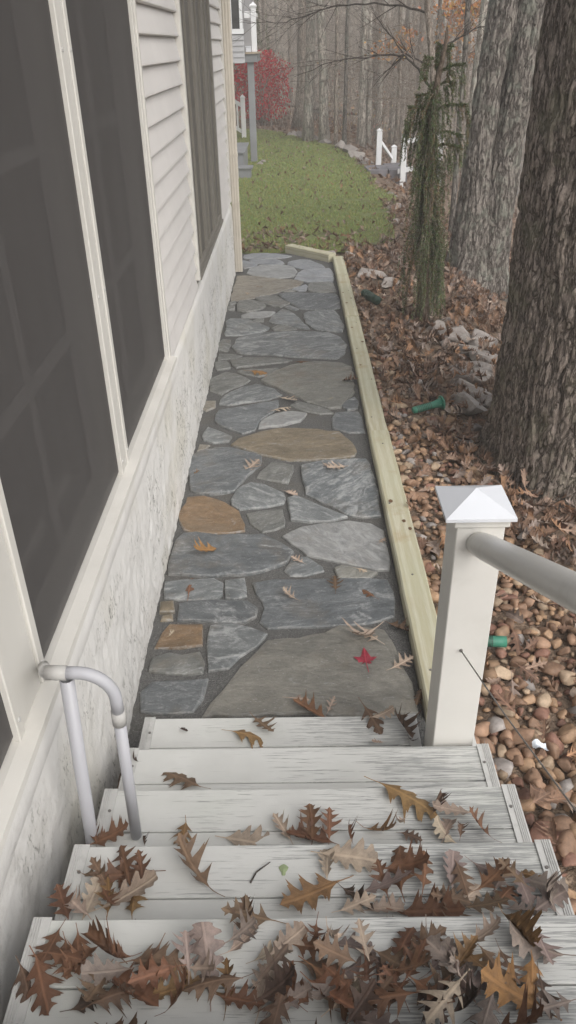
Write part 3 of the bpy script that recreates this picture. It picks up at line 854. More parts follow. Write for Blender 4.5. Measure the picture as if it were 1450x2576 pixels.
def flagstone(kind, pts, seed):
    r = random.Random(seed)
    P = [Vector((x, y, 0)) for x, y in pts]
    area = sum(P[i].x * P[(i + 1) % len(P)].y - P[(i + 1) % len(P)].x * P[i].y for i in range(len(P)))
    if area < 0: P.reverse()
    Q = []
    for i, p in enumerate(P):
        q = P[(i + 1) % len(P)]
        L = (q - p).length
        n = max(1, min(5, int(L / 0.06)))
        for k in range(n):
            t = k / n
            w = p.lerp(q, t)
            if k == 0:
                pr = P[i - 1]
                w = w * 0.8 + (pr + (p - pr) * (1 - min(0.5, 0.03 / max(0.001, (p - pr).length)))) * 0.1 + p.lerp(q, min(0.5, 0.03 / max(L, 0.001))) * 0.1
            d = (q - p).normalized()
            w = w + Vector((d.y, -d.x, 0)) * r.uniform(0.002, 0.017)
            Q.append(w)
    c = sum(Q, Vector()) / len(Q)
    dz = r.uniform(-0.004, 0.006); tx, ty = r.uniform(-0.008, 0.008), r.uniform(-0.006, 0.006)
    vs = []; n = len(Q)
    for ring, (ins, z) in enumerate(((0.0, -0.035), (0.0015, -0.001), (0.007, 0.005), (0.022, 0.0075))):
        for q in Q:
            d = (c - q)
            p = q + d.normalized() * min(ins * r.uniform(0.6, 1.5), d.length * 0.4)
            zz = z + (dz + (p.x - c.x) * tx + (p.y - c.y) * ty + (r.uniform(-0.0015, 0.0015) if ring else 0) if ring else 0)
            vs.append((p.x, p.y, zz))
    fs = []
    for k in range(3):
        for i in range(n):
            j = (i + 1) % n
            fs.append((k * n + i, k * n + j, (k + 1) * n + j, (k + 1) * n + i))
    fs.append(tuple(3 * n + i for i in range(n)))
    mb = MB(); mb.add(vs, fs)
    o = mb.build('flagstone', M['flagstone'], path)
    b = STONE_COL[kind]; f = r.uniform(0.9, 1.12)
    o.color = (b[0] * f, b[1] * f, b[2] * f, b[3])
    return o
for i, (k, pts) in enumerate(FLAGSTONES):
    flagstone(k, pts, 100 + i)

# edging timbers
def timber(p0, p1, w, ztop, zbot, label, seed, chamfer=None):
    r = random.Random(seed)
    a, b = Vector(p0), Vector(p1)
    L = (b - a).length
    an = math.atan2(-(b - a).x, (b - a).y)
    o = thing('edging_timber', label, 'timber', (a.x, a.y, 0), 'timbers edging the path')
    o.rotation_euler = (0, 0, an)
    seg = 14
    vs = []; fs = []
    prof = [(-w / 2, zbot), (-w / 2, ztop - 0.008), (-w / 2 + 0.008, ztop), (w / 2 - 0.008, ztop), (w / 2, ztop - 0.008), (w / 2, zbot)]
    for k in range(seg + 1):
        y = L * k / seg
        jx, jz = r.uniform(-0.0015, 0.0015), r.uniform(-0.0015, 0.0015)
        for x, z in prof:
            xx = x + jx
            if chamfer == 'far' and k == seg and x < 0: xx = x + 0.02
            vs.append((xx, y, z + (jz if z > zbot else 0)))
    if chamfer == 'far':   # knock the far inner corner off
        for q in range(2): pass
    n = 6
    for k in range(seg):
        for i in range(n):
            j = (i + 1) % n
            fs.append((k * n + i, (k + 1) * n + i, (k + 1) * n + j, k * n + j))
    fs.append(tuple(range(n))); fs.append(tuple(reversed(range(seg * n, seg * n + n))))
    mb = MB(); mb.add(vs, fs)
    me = mb.mesh('beam', M['timber'])
    bm = bmesh.new(); bm.from_mesh(me); bmesh.ops.recalc_face_normals(bm, faces=bm.faces); bm.to_mesh(me); bm.free()
    link('beam', me, o)
    for k in range(4):
        y = L * (0.1 + 0.8 * k / 3) + r.uniform(-0.08, 0.08); x = r.uniform(-0.3, 0.3) * w
        mb = MB(); mb.tube([(x, y, ztop - 0.004), (x, y, ztop + 0.0022)], 0.0055, 10)
        s = mb.build('screw', M['metal_dark'], o)
    for k in range(3):
        y = r.uniform(0.05, 0.95) * L; x = r.uniform(-0.35, 0.35) * w
        q = r.uniform(0.007, 0.013)
        vs = [(x + q * math.cos(t) * r.uniform(0.8, 1.1), y + q * 1.5 * math.sin(t) * r.uniform(0.8, 1.1), ztop + 0.0025) for t in np.linspace(0, 2 * math.pi, 11)[:-1]]
        mb = MB(); mb.add(vs + [(x, y, ztop + 0.0035)], [(i, (i + 1) % 10, 10) for i in range(10)])
        mb.build('knot', M['knot'], o)
    return o
timber((0.570, 2.20), (0.566, 4.745), 0.132, 0.062, -0.09, 'pale yellow edging timber nearest the white railing post', 1)
timber((0.566, 4.757), (0.568, 7.33), 0.128, 0.052, -0.09, 'weathered middle edging timber of the three along the stone path', 2)
timber((0.568, 7.342), (0.560, 9.78), 0.130, 0.058, -0.09, 'farthest straight edging timber ending at the angled timber', 3)
timber((0.492, 9.80), (-0.045, 10.36), 0.13, 0.085, -0.09, 'short edging timber set at an angle across the path end', 4)

# ================================================================== the house
house = thing('house', 'cream house wall with vinyl siding, dark screens and rough stucco base', 'house', (-0.7, 4.5, 0))
HB = Matrix.Translation((0.7, -4.5, 0))
def hpart(mb, name, mat, parent=house, **k):
    o = mb.build(name, mat, parent, **k)
    if parent is house: o.matrix_parent_inverse = HB
    return o
def hempty(name):
    o = link(name, None, house); o.matrix_parent_inverse = HB; return o

# stucco foundation, real relief
fy = np.arange(-0.9, 9.24, 0.019); fz = np.concatenate([np.arange(-0.3, 0.62, 0.018), np.linspace(0.62, 0.812, 14)])
FY, FZ = np.meshgrid(fy, fz)
rough = sm((0.70 - FZ) / 0.22)
lump = fbm(FY * 5, FZ * 5, s=31, o=3) - 0.5
flake = np.clip(fbm(FY * 24, FZ * 14, s=37, o=3) - 0.5, -0.22, 0.08)
grit = vn(FY * 60, FZ * 45, s=41) - 0.5
FX = -0.676 + rough * (0.010 * lump + 0.016 * flake + 0.006 * grit) + 0.004 * (fbm(FY * 1.3, FZ * 2, s=44) - 0.5)
top = sm((FZ - 0.735) / 0.077)
FX = FX - 0.022 * top
nz_, ny_ = FX.shape
fi = np.arange(nz_ * ny_).reshape(nz_, ny_)
fd = link('foundation', bigmesh('foundation', np.stack([FX, FY, FZ], -1).reshape(-1, 3), np.stack([fi[:-1, :-1], fi[:-1, 1:], fi[1:, 1:], fi[1:, :-1]], -1).reshape(-1, 4), M['stucco']), house)
fd.matrix_parent_inverse = HB
hpart(MB().box((-5, -3, -0.3), (-0.715, 9.215, 0.80)), 'foundation_core', M['stucco'])
hpart(MB().box((-5, -3, 0.80), (-0.86, 9.20, 3.15)), 'wall_core', M['siding'])
hpart(MB().box((-0.858, 4.06, 0.802), (-0.712, 9.19, 3.148)), 'sheathing', M['siding'])
hpart(MB().box((-5.3, -3.3, 3.16), (-0.42, 9.5, 3.28)), 'soffit', M['trim'])
mb = MB(); mb.add([(-5.4, -3.4, 3.285), (-0.36, -3.4, 3.285), (-0.36, 9.6, 3.285), (-5.4, 9.6, 3.285), (-5.4, -3.4, 4.7), (-5.4, 9.6, 4.7)], [(0, 1, 2, 3), (1, 4, 5, 2), (0, 4, 1), (3, 2, 5), (0, 3, 5, 4)])
hpart(mb, 'roof', M['grey_wood'])

# clapboards
def board(y0, y1, z, exp, seed):
    r = random.Random(seed)
    xb, xt = -0.6800 + r.uniform(-0.0015, 0.0015), -0.7065
    prof = [(-0.711, z - 0.001), (xb - 0.006, z - 0.001), (xb, z + 0.004), (xb - 0.001, z + 0.014), (xt, z + exp - 0.012), (xt - 0.004, z + exp - 0.004), (-0.711, z + exp - 0.004)]
    n = len(prof); vs = []; fs = []
    ys = np.linspace(y0, y1, 5)
    for y in ys:
        w = r.uniform(-0.0012, 0.0012)
        vs += [(x + (w if i in (1, 2, 3) else 0), y, zz) for i, (x, zz) in enumerate(prof)]
    for k in range(4):
        for i in range(n):
            j = (i + 1) % n
            fs.append((k * n + i, k * n + j, (k + 1) * n + j, (k + 1) * n + i))
    fs.append(tuple(range(n))); fs.append(tuple(reversed(range(4 * n, 5 * n))))
    mb = MB(); mb.add(vs, fs)
    return mb
EXP = 0.129
for k in range(18):
    z = 0.806 + k * EXP
    hpart(board(4.115, 5.600, z, EXP, 300 + k), 'siding_board', M['siding'])
    hpart(board(7.835, 9.165, z, EXP, 340 + k), 'siding_board', M['siding'])
hpart(MB().box((-0.711, 4.072, 0.80), (-0.680, 4.113, 3.14)), 'siding_channel', M['trim'], bevel=0.004)
hpart(MB().box((-0.7105, 9.167, 0.80), (-0.676, 9.245, 3.14)), 'corner_trim', M['trim'], bevel=0.004)
# thin starter flashing under the siding
hpart(MB().box((-0.7115, 4.115, 0.786), (-0.693, 9.165, 0.8035)), 'starter_strip', M['trim'])

# porch windows behind insect screens
def strip(x0, x1, y0, y1, z0, z1): return MB().box((x0, y0, z0), (x1, y1, z1))
def porch_window(y0, y1, label_bars):
    w = hempty('porch_window')
    w.matrix_parent_inverse = Matrix.Identity(4); w.location = (0.7, -4.5, 0)
    z0, z1 = 0.862, 3.06
    fw = 0.036
    mb = MB(); mb.add([(-0.702, y0, z0), (-0.702, y1, z0), (-0.702, y1, z1), (-0.702, y0, z1)], [(0, 1, 2, 3)])
    mb.build('insect_screen', M['screen'], w)
    strip(-0.712, -0.686, y0 - fw, y0 + 0.002, z0 - 0.02, z1).build('frame_stile', M['trim'], w, bevel=0.003)
    strip(-0.712, -0.686, y1 - 0.002, y1 + fw, z0 - 0.02, z1).build('frame_stile', M['trim'], w, bevel=0.003)
    strip(-0.712, -0.688, y0 - fw, y1 + fw, z1 + 0.001, z1 + 0.05).build('frame_rail', M['trim'], w, bevel=0.003)
    mb = MB(); mb.add([(-0.806, y0, z0 - 0.02), (-0.806, y1, z0 - 0.02), (-0.806, y1, z1), (-0.806, y0, z1)], [(0, 1, 2, 3)])
    mb.build('pane', M['glass'], w)
    for z in (1.43, 2.035, 2.65):
        strip(-0.800, -0.785, y0, y1, z - 0.02, z + 0.02).build('sash_bar', M['sash'], w)
    yy = y0 + 0.52 * (y1 - y0)
    for a, b in ((z0, 1.40), (1.46, 2.005), (2.065, 2.62)):
        strip(-0.799, -0.784, yy - 0.010, yy + 0.010, a, b).build('sash_bar', M['sash'], w)
    for yq in (y0, y1 - 0.04):
        strip(-0.801, -0.77, yq, yq + 0.04, z0 - 0.02, z1).build('sash_stile', M['sash'], w)
    for s in (y0 - fw / 2, y1 + fw / 2):
        for z in (0.90, 1.55, 2.3):
            MB().tube([(-0.687, s, z), (-0.683, s, z)], 0.006, 8).build('screw', M['end_cap'], w)
    return w
porch_window(-0.75, 1.335, 0)
porch_window(1.575, 2.705, 0)
porch_window(2.845, 4.03, 0)
hpart(MB().box((-0.858, 1.373, 0.84), (-0.694, 1.537, 3.13)), 'window_post', M['trim'], bevel=0.003)
hpart(MB().box((-0.858, 2.744, 0.84), (-0.690, 2.806, 3.13)), 'window_post', M['trim'], bevel=0.003)
hpart(MB().box((-0.858, -0.9, 3.112), (-0.692, 4.07, 3.155)), 'window_header', M['trim'])
# sill with a drip lip
sp = [(-0.858, 0.812), (-0.668, 0.812), (-0.655, 0.806), (-0.650, 0.812), (-0.652, 0.832), (-0.690, 0.843), (-0.858, 0.852)]
mb = MB(); n = len(sp)
mb.add([(x, y, z) for y in (-0.9, 4.105) for x, z in sp], [(i, (i + 1) % n, n + (i + 1) % n, n + i) for i in range(n)] + [tuple(reversed(range(n))), tuple(range(n, 2 * n))])
hpart(mb, 'window_sill', M['trim'])
# smooth render band under the sill
bp = [(-0.72, 0.808), (-0.678, 0.800), (-0.670, 0.780), (-0.6665, 0.745), (-0.668, 0.70), (-0.70, 0.64)]
mb = MB(); ys = np.linspace(-0.9, 4.07, 40); n = len(bp); vs = []
r_ = random.Random(5)
for y in ys:
    j = r_.uniform(-0.002, 0.002)
    vs += [(x + j, y, z) for x, z in bp]
fs = [(k * n + i, k * n + i + 1, (k + 1) * n + i + 1, (k + 1) * n + i) for k in range(39) for i in range(n - 1)]
mb.add(vs, fs); hpart(mb, 'render_band', M['stucco'], smooth=True)

# triple window beyond the siding
for k in range(3):
    y0 = 5.655 + k * 0.715; y1 = y0 + 0.70
    w = hempty('casement_window'); w.matrix_parent_inverse = Matrix.Identity(4); w.location = (0.7, -4.5, 0)
    z0, z1 = 0.885, 2.95
    for a, b in ((y0, y0 + 0.055), (y1 - 0.055, y1)):
        strip(-0.711, -0.668, a, b, z0, z1).build('stile', M['bronze'], w, bevel=0.004)
    strip(-0.711, -0.669, y0 + 0.056, y1 - 0.056, z0, z0 + 0.05).build('rail', M['bronze'], w, bevel=0.003)
    strip(-0.711, -0.669, y0 + 0.056, y1 - 0.056, z1 - 0.05, z1).build('rail', M['bronze'], w, bevel=0.003)
    strip(-0.7108, -0.690, y0 + 0.056, y1 - 0.056, z0 + 0.051, z1 - 0.051).build('pane', M['bronze_dark'], w)
    strip(-0.711, -0.676, y0 + 0.30, y0 + 0.325, z0 + 0.051, z1 - 0.051).build('muntin', M['bronze'], w)
hpart(strip(-0.711, -0.664, 5.603, 5.648, 0.862, 3.02), 'window_casing', M['trim'], bevel=0.003)
hpart(strip(-0.711, -0.672, 7.80, 7.833, 0.862, 3.02), 'window_casing', M['trim'], bevel=0.003)
hpart(strip(-0.711, -0.658, 5.649, 7.799, 0.852, 0.882), 'window_sill', M['bronze'], bevel=0.003)
# downspout
dsp = thing('downspout', 'cream rectangular downspout at the far corner of the house', 'downspout', (-0.635, 9.33, 0))
def ribbed(x0, x1, y0, y1, z0, z1):
    prof = []
    for k in range(7):
        t = k / 6; prof.append((x0 + (x1 - x0) * t, y0 - (0.004 if k % 2 else 0)))
    for k in range(1, 5):
        t = k / 4; prof.append((x1 + (0.003 if k % 2 else 0), y0 + (y1 - y0) * t))
    prof += [(x0, y1)]
    n = len(prof); mb = MB()
    mb.add([(x, y, z) for z in (z0, z1) for x, y in prof], [(i, (i + 1) % n, n + (i + 1) % n, n + i) for i in range(n)] + [tuple(reversed(range(n))), tuple(range(n, 2 * n))])
    return mb
ribbed(-0.045, 0.04, -0.035, 0.035, 0.008, 1.02).build('lower_pipe', M['downspout'], dsp)
ribbed(-0.048, 0.043, -0.038, 0.038, 1.0205, 3.15).build('upper_pipe', M['downspout'], dsp)
MB().box((-0.052, -0.042, 1.25), (0.047, 0.042, 1.28)).build('strap', M['downspout'], dsp)

# ================================================================== steps
steps = thing('entry_steps', 'weathered white plank steps going down to the stone path', 'steps', (0.02, 1.4, 0))
SB = Vector((0.02, 1.4, 0))
XL, XR = -0.577, 0.628
NOSE = [2.083, 1.811, 1.532, 1.247, 0.971, 0.692]
ZT = [0.14, 0.278, 0.416, 0.554, 0.692, 0.83]
TH = 0.026
def spart(mb, name, mat, parent, **k):
    mb.v = [(x - SB.x, y - SB.y, z) for x, y, z in mb.v]
    return mb.build(name, mat, parent, **k)
for k in range(6):
    tr = link('tread', None, steps)
    yn, z = NOSE[k], ZT[k]
    xr = 0.432 if k == 0 else XR
    nb = 2 if k < 5 else 9
    for q in range(nb):
        y1 = yn - q * 0.1445; y0 = y1 - 0.1405
        mb = MB().box((XL + 0.003, y0, z - TH), (xr - 0.003, y1, z))
        spart(mb, 'plank', M['tread'], tr, bevel=0.0025)
    ybk = yn - nb * 0.1445 + 0.004
    for side in (0, 1):
        if side == 0: xa, xb = XL - 0.004, XL + 0.036
        else: xa, xb = xr - 0.036, xr + 0.004
        mb = MB()
        # ribbed cap: flat strip towards the planks, five ribs outside
        mb.box((xa, ybk, z + 0.0005), (xb, yn + 0.003, z + 0.0045))
        for q in range(4):
            xx = (xa + 0.003 + q * 0.0055) if side == 0 else (xb - 0.003 - q * 0.0055 - 0.0028)
            mb.box((xx, ybk + 0.001, z + 0.0047), (xx + 0.0028, yn + 0.002, z + 0.0068))
        mb.box((xa - 0.0005 if side == 0 else xb - 0.0025, ybk, z - TH - 0.006), (xa + 0.0025 if side == 0 else xb + 0.0005, yn + 0.003, z + 0.0003))
        c = spart(mb, 'end_cap', M['end_cap'], tr)
        for yy in (yn - 0.075, yn - 0.215):
            xs = xb - 0.010 if side == 0 else xa + 0.010
            mb = MB().tube([(xs, yy, z + 0.0046), (xs, yy, z + 0.0072)], 0.0045, 10)
            spart(mb, 'screw', M['metal_dark'], tr)
    # riser under the nosing
    zb = ZT[k - 1] if k else -0.02
    spart(MB().box((XL + 0.02, yn - 0.035, zb + 0.0015), (xr - 0.02, yn - 0.012, z - TH - 0.001)), 'riser', M['tread'], tr)
for x in (XL + 0.03, 0.02, XR - 0.07):
    vs = []; 
    prof = [(2.03, -0.04)]
    for k in range(6):
        prof += [(NOSE[k] - 0.036, ZT[k] - TH - 0.002), (NOSE[k] - 0.036 - (0.27 if k < 5 else 1.2), ZT[k] - TH - 0.002)]
    prof += [(-0.55, 0.5), (0.6, 0.35), (1.9, -0.1)]
    # one clean saw-tooth outline
    out = []
    for q in prof:
        if not out or abs(out[-1][0] - q[0]) + abs(out[-1][1] - q[1]) > 1e-4: out.append(q)
    mb = MB(); n = len(out)
    mb.add([(xx, y, z) for xx in (x, x + 0.038) for y, z in out], [(i, (i + 1) % n, n + (i + 1) % n, n + i) for i in range(n)] + [tuple(reversed(range(n))), tuple(range(n, 2 * n))])
    spart(mb, 'stringer', M['grey_wood'], steps)

# railing on the open side
rail = thing('stair_railing', 'white vinyl railing post with pyramid cap, sloping round handrail and cable', 'railing', (0.518, 1.898, 0.1))
def rp(mb, name, mat, parent=rail, **k):
    mb.v = [(x - 0.518, y - 1.898, z - 0.1) for x, y, z in mb.v]
    return mb.build(name, mat, parent, **k)
rp(MB().box((0.450, 1.832, -0.05), (0.586, 1.966, 1.168)), 'post_sleeve', M['white_vinyl'], bevel=0.003)
cx0, cx1, cy0, cy1 = 0.411, 0.607, 1.803, 1.993
mb = MB()
mb.add([(cx0, cy0, 1.166), (cx1, cy0, 1.166), (cx1, cy1, 1.166), (cx0, cy1, 1.166), (cx0, cy0, 1.176), (cx1, cy0, 1.176), (cx1, cy1, 1.176), (cx0, cy1, 1.176), ((cx0 + cx1) / 2, (cy0 + cy1) / 2, 1.222)],
       [(0, 3, 2, 1), (0, 1, 5, 4), (1, 2, 6, 5), (2, 3, 7, 6), (3, 0, 4, 7), (4, 5, 8), (5, 6, 8), (6, 7, 8), (7, 4, 8)])
cap = rp(mb, 'post_cap', M['cap_white'])
rp(MB().box((0.44, 1.822, 1.135), (0.596, 1.976, 1.1655)), 'cap_collar', M['white_vinyl'], bevel=0.003)
pts = [(0.512, 1.8325, 1.078), (0.514, 1.80, 1.094), (0.519, 1.74, 1.122), (0.55, 1.3, 1.325), (0.60, 0.55, 1.672), (0.61, 0.2, 1.83)]
rp(MB().tube(pts, [0.032, 0.036, 0.038, 0.038, 0.038, 0.038], 20), 'handrail', M['rail_grey'], smooth=True)
pts = [(0.505, 1.8315, 0.679), (0.52, 1.4, 0.842), (0.54, 1.0, 1.0), (0.575, 0.2, 1.31)]
rp(MB().tube(pts, 0.0022, 6), 'cable', M['wire'], smooth=True)
rp(MB().tube([(0.505, 1.8318, 0.679), (0.505, 1.8295, 0.680)], 0.006, 10), 'cable_grommet', M['metal_dark'])
rp(MB().box((0.60, 0.14, 0.834), (0.70, 0.26, 1.76)), 'upper_post', M['white_vinyl'], bevel=0.003)
# bit of tread cap showing beyond the post
spart(MB().box((0.592, 1.80, 0.10), (0.634, 2.05, 0.143)), 'tread_return', M['end_cap'], steps, bevel=0.002)

# pvc pipes on the wall side
pv = thing('drain_pipe', 'light grey plastic pipe bending from the wall down to the third step', 'pipe', (-0.46, 1.372, 0.416))
def pp(mb, name, mat, parent):
    l = parent.location
    mb.v = [(x - l.x, y - l.y, z - l.z) for x, y, z in mb.v]
    return mb.build(name, mat, parent, smooth=True)
arc = [(-0.556, 1.372, 1.032)]
for k in range(11):
    t = k / 10 * math.pi / 2
    arc.append((-0.535 + 0.085 * math.sin(t) + 0.004, 1.372, 0.947 + 0.085 * math.cos(t)))
arc += [(-0.4465, 1.372, 0.90)]
pp(MB().tube(arc, 0.0155, 16), 'elbow', M['pipe'], pv)
pp(MB().tube([(-0.4465, 1.372, 0.905), (-0.4475, 1.372, 0.862)], 0.0178, 16), 'coupling', M['fitting'], pv)
pp(MB().tube([(-0.4475, 1.372, 0.86), (-0.459, 1.373, 0.424)], 0.0152, 16), 'vertical_pipe', M['pipe'], pv)
pp(MB().tube([(-0.602, 1.372, 1.034), (-0.552, 1.372, 1.032)], 0.0180, 16), 'coupling', M['fitting'], pv)
pp(MB().tube([(-0.6935, 1.578, 0.865), (-0.604, 1.380, 1.030)], 0.0165, 16), 'wall_stub', M['fitting'], pv)
pv2 = thing('open_pipe', 'straight open topped grey plastic pipe standing against the stucco', 'pipe', (-0.592, 1.376, 0.30))
n = 18; vs = []; 
ax0, ax1 = Vector((-0.5935, 1.376, 0.27)), Vector((-0.5555, 1.374, 1.012))
for rr, flip in ((0.0175, 0), (0.0150, 1)):
    for p in (ax0, ax1):
        for k in range(n):
            a_ = 2 * math.pi * k / n
            vs.append((p.x + rr * math.cos(a_), p.y + rr * math.sin(a_), p.z))
fs = []
for k in range(n):
    j = (k + 1) % n
    fs += [(k, j, n + j, n + k), (2 * n + j, 2 * n + k, 3 * n + k, 3 * n + j), (n + k, n + j, 3 * n + j, 3 * n + k)]
mb = MB(); mb.add(vs, fs); pp(mb, 'pipe_wall', M['pipe'], pv2)

# ================================================================== neighbouring house and deck
nb = thing('neighbour_house', 'grey sided neighbouring house bay with white framed window above deck', 'house', (-2.5, 20.5, 0))
def part_at(parent):
    def f(mb, name, mat, par=None, **k):
        l = parent.location
        mb.v = [(x - l.x, y - l.y, z - l.z) for x, y, z in mb.v]
        return mb.build(name, mat, par or parent, **k)
    return f
np_ = part_at(nb)
np_(MB().box((-9, 19.12, 1.97), (-0.965, 26, 5.2)), 'wall', M['neighbour_siding'])
np_(MB().box((-9, 21.5, -0.2), (-2.6, 26, 1.965)), 'lower_wall', M['neighbour_siding'])
for k in range(5):
    z = 1.98 + k * 0.105
    mb = MB(); mb.add([(x, y, zz) for x in (-3.2, -0.955) for y, zz in ((19.118, z), (19.085, z), (19.105, z + 0.102), (19.118, z + 0.102))],
                      [(0, 4, 5, 1), (1, 5, 6, 2), (2, 6, 7, 3), (0, 1, 2, 3), (7, 6, 5, 4)])
    np_(mb, 'siding_board', M['neighbour_siding'])
np_(MB().box((-3.2, 19.075, 2.51), (-0.95, 19.119, 2.60)), 'window_sill', M['fence_white'])
w = link('window', None, nb)
for x in (-1.0, -1.22, -1.46, -1.9):
    np_(MB().box((x - 0.03, 19.08, 2.602), (x + 0.03, 19.119, 3.6)), 'stile', M['fence_white'], w)
np_(MB().box((-3.2, 19.10, 2.602), (-0.98, 19.1185, 3.6)), 'pane', M['glass'], w)
dk = thing('raised_deck', 'raised grey deck corner on a tall grey post beside the lawn', 'deck', (-0.85, 19.6, 0))
dp = part_at(dk)
dp(MB().box((-0.93, 19.53, -0.06), (-0.78, 19.67, 2.02)), 'post', M['grey_wood'], bevel=0.01)
dp(MB().box((-3.4, 19.47, 1.985), (-0.70, 19.525, 2.14)), 'rim_joist', M['grey_wood'])
dp(MB().box((-0.755, 19.527, 1.985), (-0.70, 21.6, 2.14)), 'rim_joist', M['grey_wood'])
for k in range(14):
    dp(MB().box((-0.955, 19.43 + k * 0.15, 2.142), (-0.66, 19.575 + k * 0.15, 2.175)), 'deck_board', M['deck_tan'])
dp(MB().box((-0.81, 19.50, 2.176), (-0.70, 19.61, 3.0)), 'railing_post', M['fence_white'], bevel=0.006)
mb = MB(); mb.add([(-0.83, 19.48, 3.0), (-0.68, 19.48, 3.0), (-0.68, 19.63, 3.0), (-0.83, 19.63, 3.0), (-0.83, 19.48, 3.03), (-0.68, 19.48, 3.03), (-0.68, 19.63, 3.03), (-0.83, 19.63, 3.03), (-0.755, 19.555, 3.09)],
                  [(0, 3, 2, 1), (0, 1, 5, 4), (1, 2, 6, 5), (2, 3, 7, 6), (3, 0, 4, 7), (4, 5, 8), (5, 6, 8), (6, 7, 8), (7, 4, 8)])
dp(mb, 'post_cap', M['fence_white'])
dp(MB().box((-0.775, 19.611, 2.84), (-0.735, 21.6, 2.93)), 'top_rail', M['fence_white'])
dp(MB().box((-0.95, 19.535, 2.80), (-0.811, 19.575, 2.92)), 'top_rail', M['fence_white'])
bx = thing('planter_box', 'small white box standing on the neighbouring deck edge', 'box', (-0.88, 19.55, 2.176))
bp_ = part_at(bx)
bp_(MB().box((-0.945, 19.50, 2.177), (-0.825, 19.60, 2.27)), 'tub', M['cap_white'], bevel=0.006)
bp_(MB().box((-0.955, 19.49, 2.271), (-0.822, 19.61, 2.29)), 'rim', M['cap_white'], bevel=0.004)
# grey box steps below the deck
gs = thing('box_steps', 'low grey wooden box steps at the edge of the lawn', 'steps', (-1.1, 17.0, 0))
gp = part_at(gs)
gp(MB().box((-3.2, 17.42, -0.06), (-0.985, 19.3, 0.40)), 'landing_box', M['grey_wood'])
for k in range(9): gp(MB().box((-3.25, 17.38 + k * 0.2, 0.402), (-0.94, 17.57 + k * 0.2, 0.435)), 'deck_board', M['grey_wood'], bevel=0.004)
gp(MB().box((-3.2, 17.02, -0.06), (-0.82, 17.37, 0.15)), 'lower_box', M['grey_wood'])
for k in range(2): gp(MB().box((-3.25, 16.99 + k * 0.2, 0.152), (-0.78, 17.18 + k * 0.2, 0.185)), 'step_board', M['grey_wood'], bevel=0.004)
# white stair railing further back
wr = thing('white_stair_rail', 'small white baluster railing behind the grey deck post', 'railing', (-1.36, 25.1, 0))
wp = part_at(wr)
wp(MB().box((-1.43, 25.05, -0.05), (-1.30, 25.18, 1.02)), 'newel_post', M['fence_white'], bevel=0.006)
mb = MB(); mb.add([(-1.45, 25.03, 1.02), (-1.28, 25.03, 1.02), (-1.28, 25.20, 1.02), (-1.45, 25.20, 1.02), (-1.365, 25.115, 1.11)], [(0, 3, 2, 1), (0, 1, 4), (1, 2, 4), (2, 3, 4), (3, 0, 4)])
wp(mb, 'post_cap', M['fence_white'])
def slanted(x0, z0, x1, z1, h, y0, y1):
    mb = MB(); mb.add([(x0, y0, z0), (x1, y0, z1), (x1, y1, z1), (x0, y1, z0), (x0, y0, z0 + h), (x1, y0, z1 + h), (x1, y1, z1 + h), (x0, y1, z0 + h)],
                      [(0, 3, 2, 1), (4, 5, 6, 7), (0, 1, 5, 4), (1, 2, 6, 5), (2, 3, 7, 6), (3, 0, 4, 7)])
    return mb
wp(slanted(-1.43, 0.78, -2.6, 1.5, 0.11, 25.08, 25.15), 'top_rail', M['fence_white'])
wp(slanted(-1.43, 0.10, -2.6, 0.82, 0.10, 25.08, 25.15), 'bottom_rail', M['fence_white'])
for k in range(7):
    x = -1.53 - k * 0.14
    wp(MB().box((x - 0.022, 25.095, 0.10 + (-1.43 - x) * 0.615 + 0.05), (x + 0.022, 25.14, 0.80 + (-1.43 - x) * 0.615)), 'baluster', M['fence_white'])

# ================================================================== white fence of the lake stair
def gate_post(name, label, x, y, top):
    z = g(x, y) - 0.05
    o = thing(name, label, 'post', (x, y, z), 'white posts of the lake stair')
    MB().box((-0.055, -0.055, 0), (0.055, 0.055, top - z)).build('sleeve', M['fence_white'], o, bevel=0.004)
    mb = MB(); h = top - z
    mb.add([(-0.065, -0.065, h + .001), (0.065, -0.065, h + .001), (0.065, 0.065, h + .001), (-0.065, 0.065, h + .001), (0, 0, h + 0.045)], [(0, 3, 2, 1), (0, 1, 4), (1, 2, 4), (2, 3, 4), (3, 0, 4)])
    mb.build('cap', M['fence_white'], o)
    return o
def rail_bar(o, p0, p1, w, h, name='rail'):
    l = o.location; a = Vector(p0) - l; b = Vector(p1) - l
    d = (b - a).normalized(); s = d.cross(Vector((0, 0, 1))).normalized() * w / 2; u_ = Vector((0, 0, h / 2))
    vs = [tuple(q) for q in (a - s - u_, a + s - u_, a + s + u_, a - s + u_, b - s - u_, b + s - u_, b + s + u_, b - s + u_)]
    mb = MB(); mb.add(vs, [(0, 1, 2, 3), (7, 6, 5, 4), (0, 4, 5, 1), (1, 5, 6, 2), (2, 6, 7, 3), (3, 7, 4, 0)])
    mb.build(name, M['fence_white'], o)
p1 = gate_post('stair_post', 'tallest white post at the lawn edge, joined to a sloping rail', 1.90, 18.3, 0.70)
p3 = gate_post('stair_post', 'short white post at the lower end of the sloping rail', 2.28, 18.75, 0.33)
p2 = gate_post('stair_post', 'white post with leaf marks between short post and spruce', 2.30, 17.25, 0.66)
rail_bar(p1, (1.95, 18.36, 0.46), (2.24, 18.71, 0.10), 0.05, 0.07, 'handrail')
rail_bar(p2, (2.35, 17.24, 0.58), (3.0, 17.1, 0.72), 0.05, 0.09, 'top_rail')
rail_bar(p2, (2.20, 17.27, 0.02), (3.0, 17.1, 0.17), 0.05, 0.09, 'bottom_rail')
MB().box((0.66, -0.2, -0.5), (0.76, -0.1, 0.98)).build('far_sleeve', M['fence_white'], p2)
sl = thing('landing_slab', 'dark grey stone landing at the foot of the white posts', 'slab', (2.0, 17.9, 0))
r_ = random.Random(3)
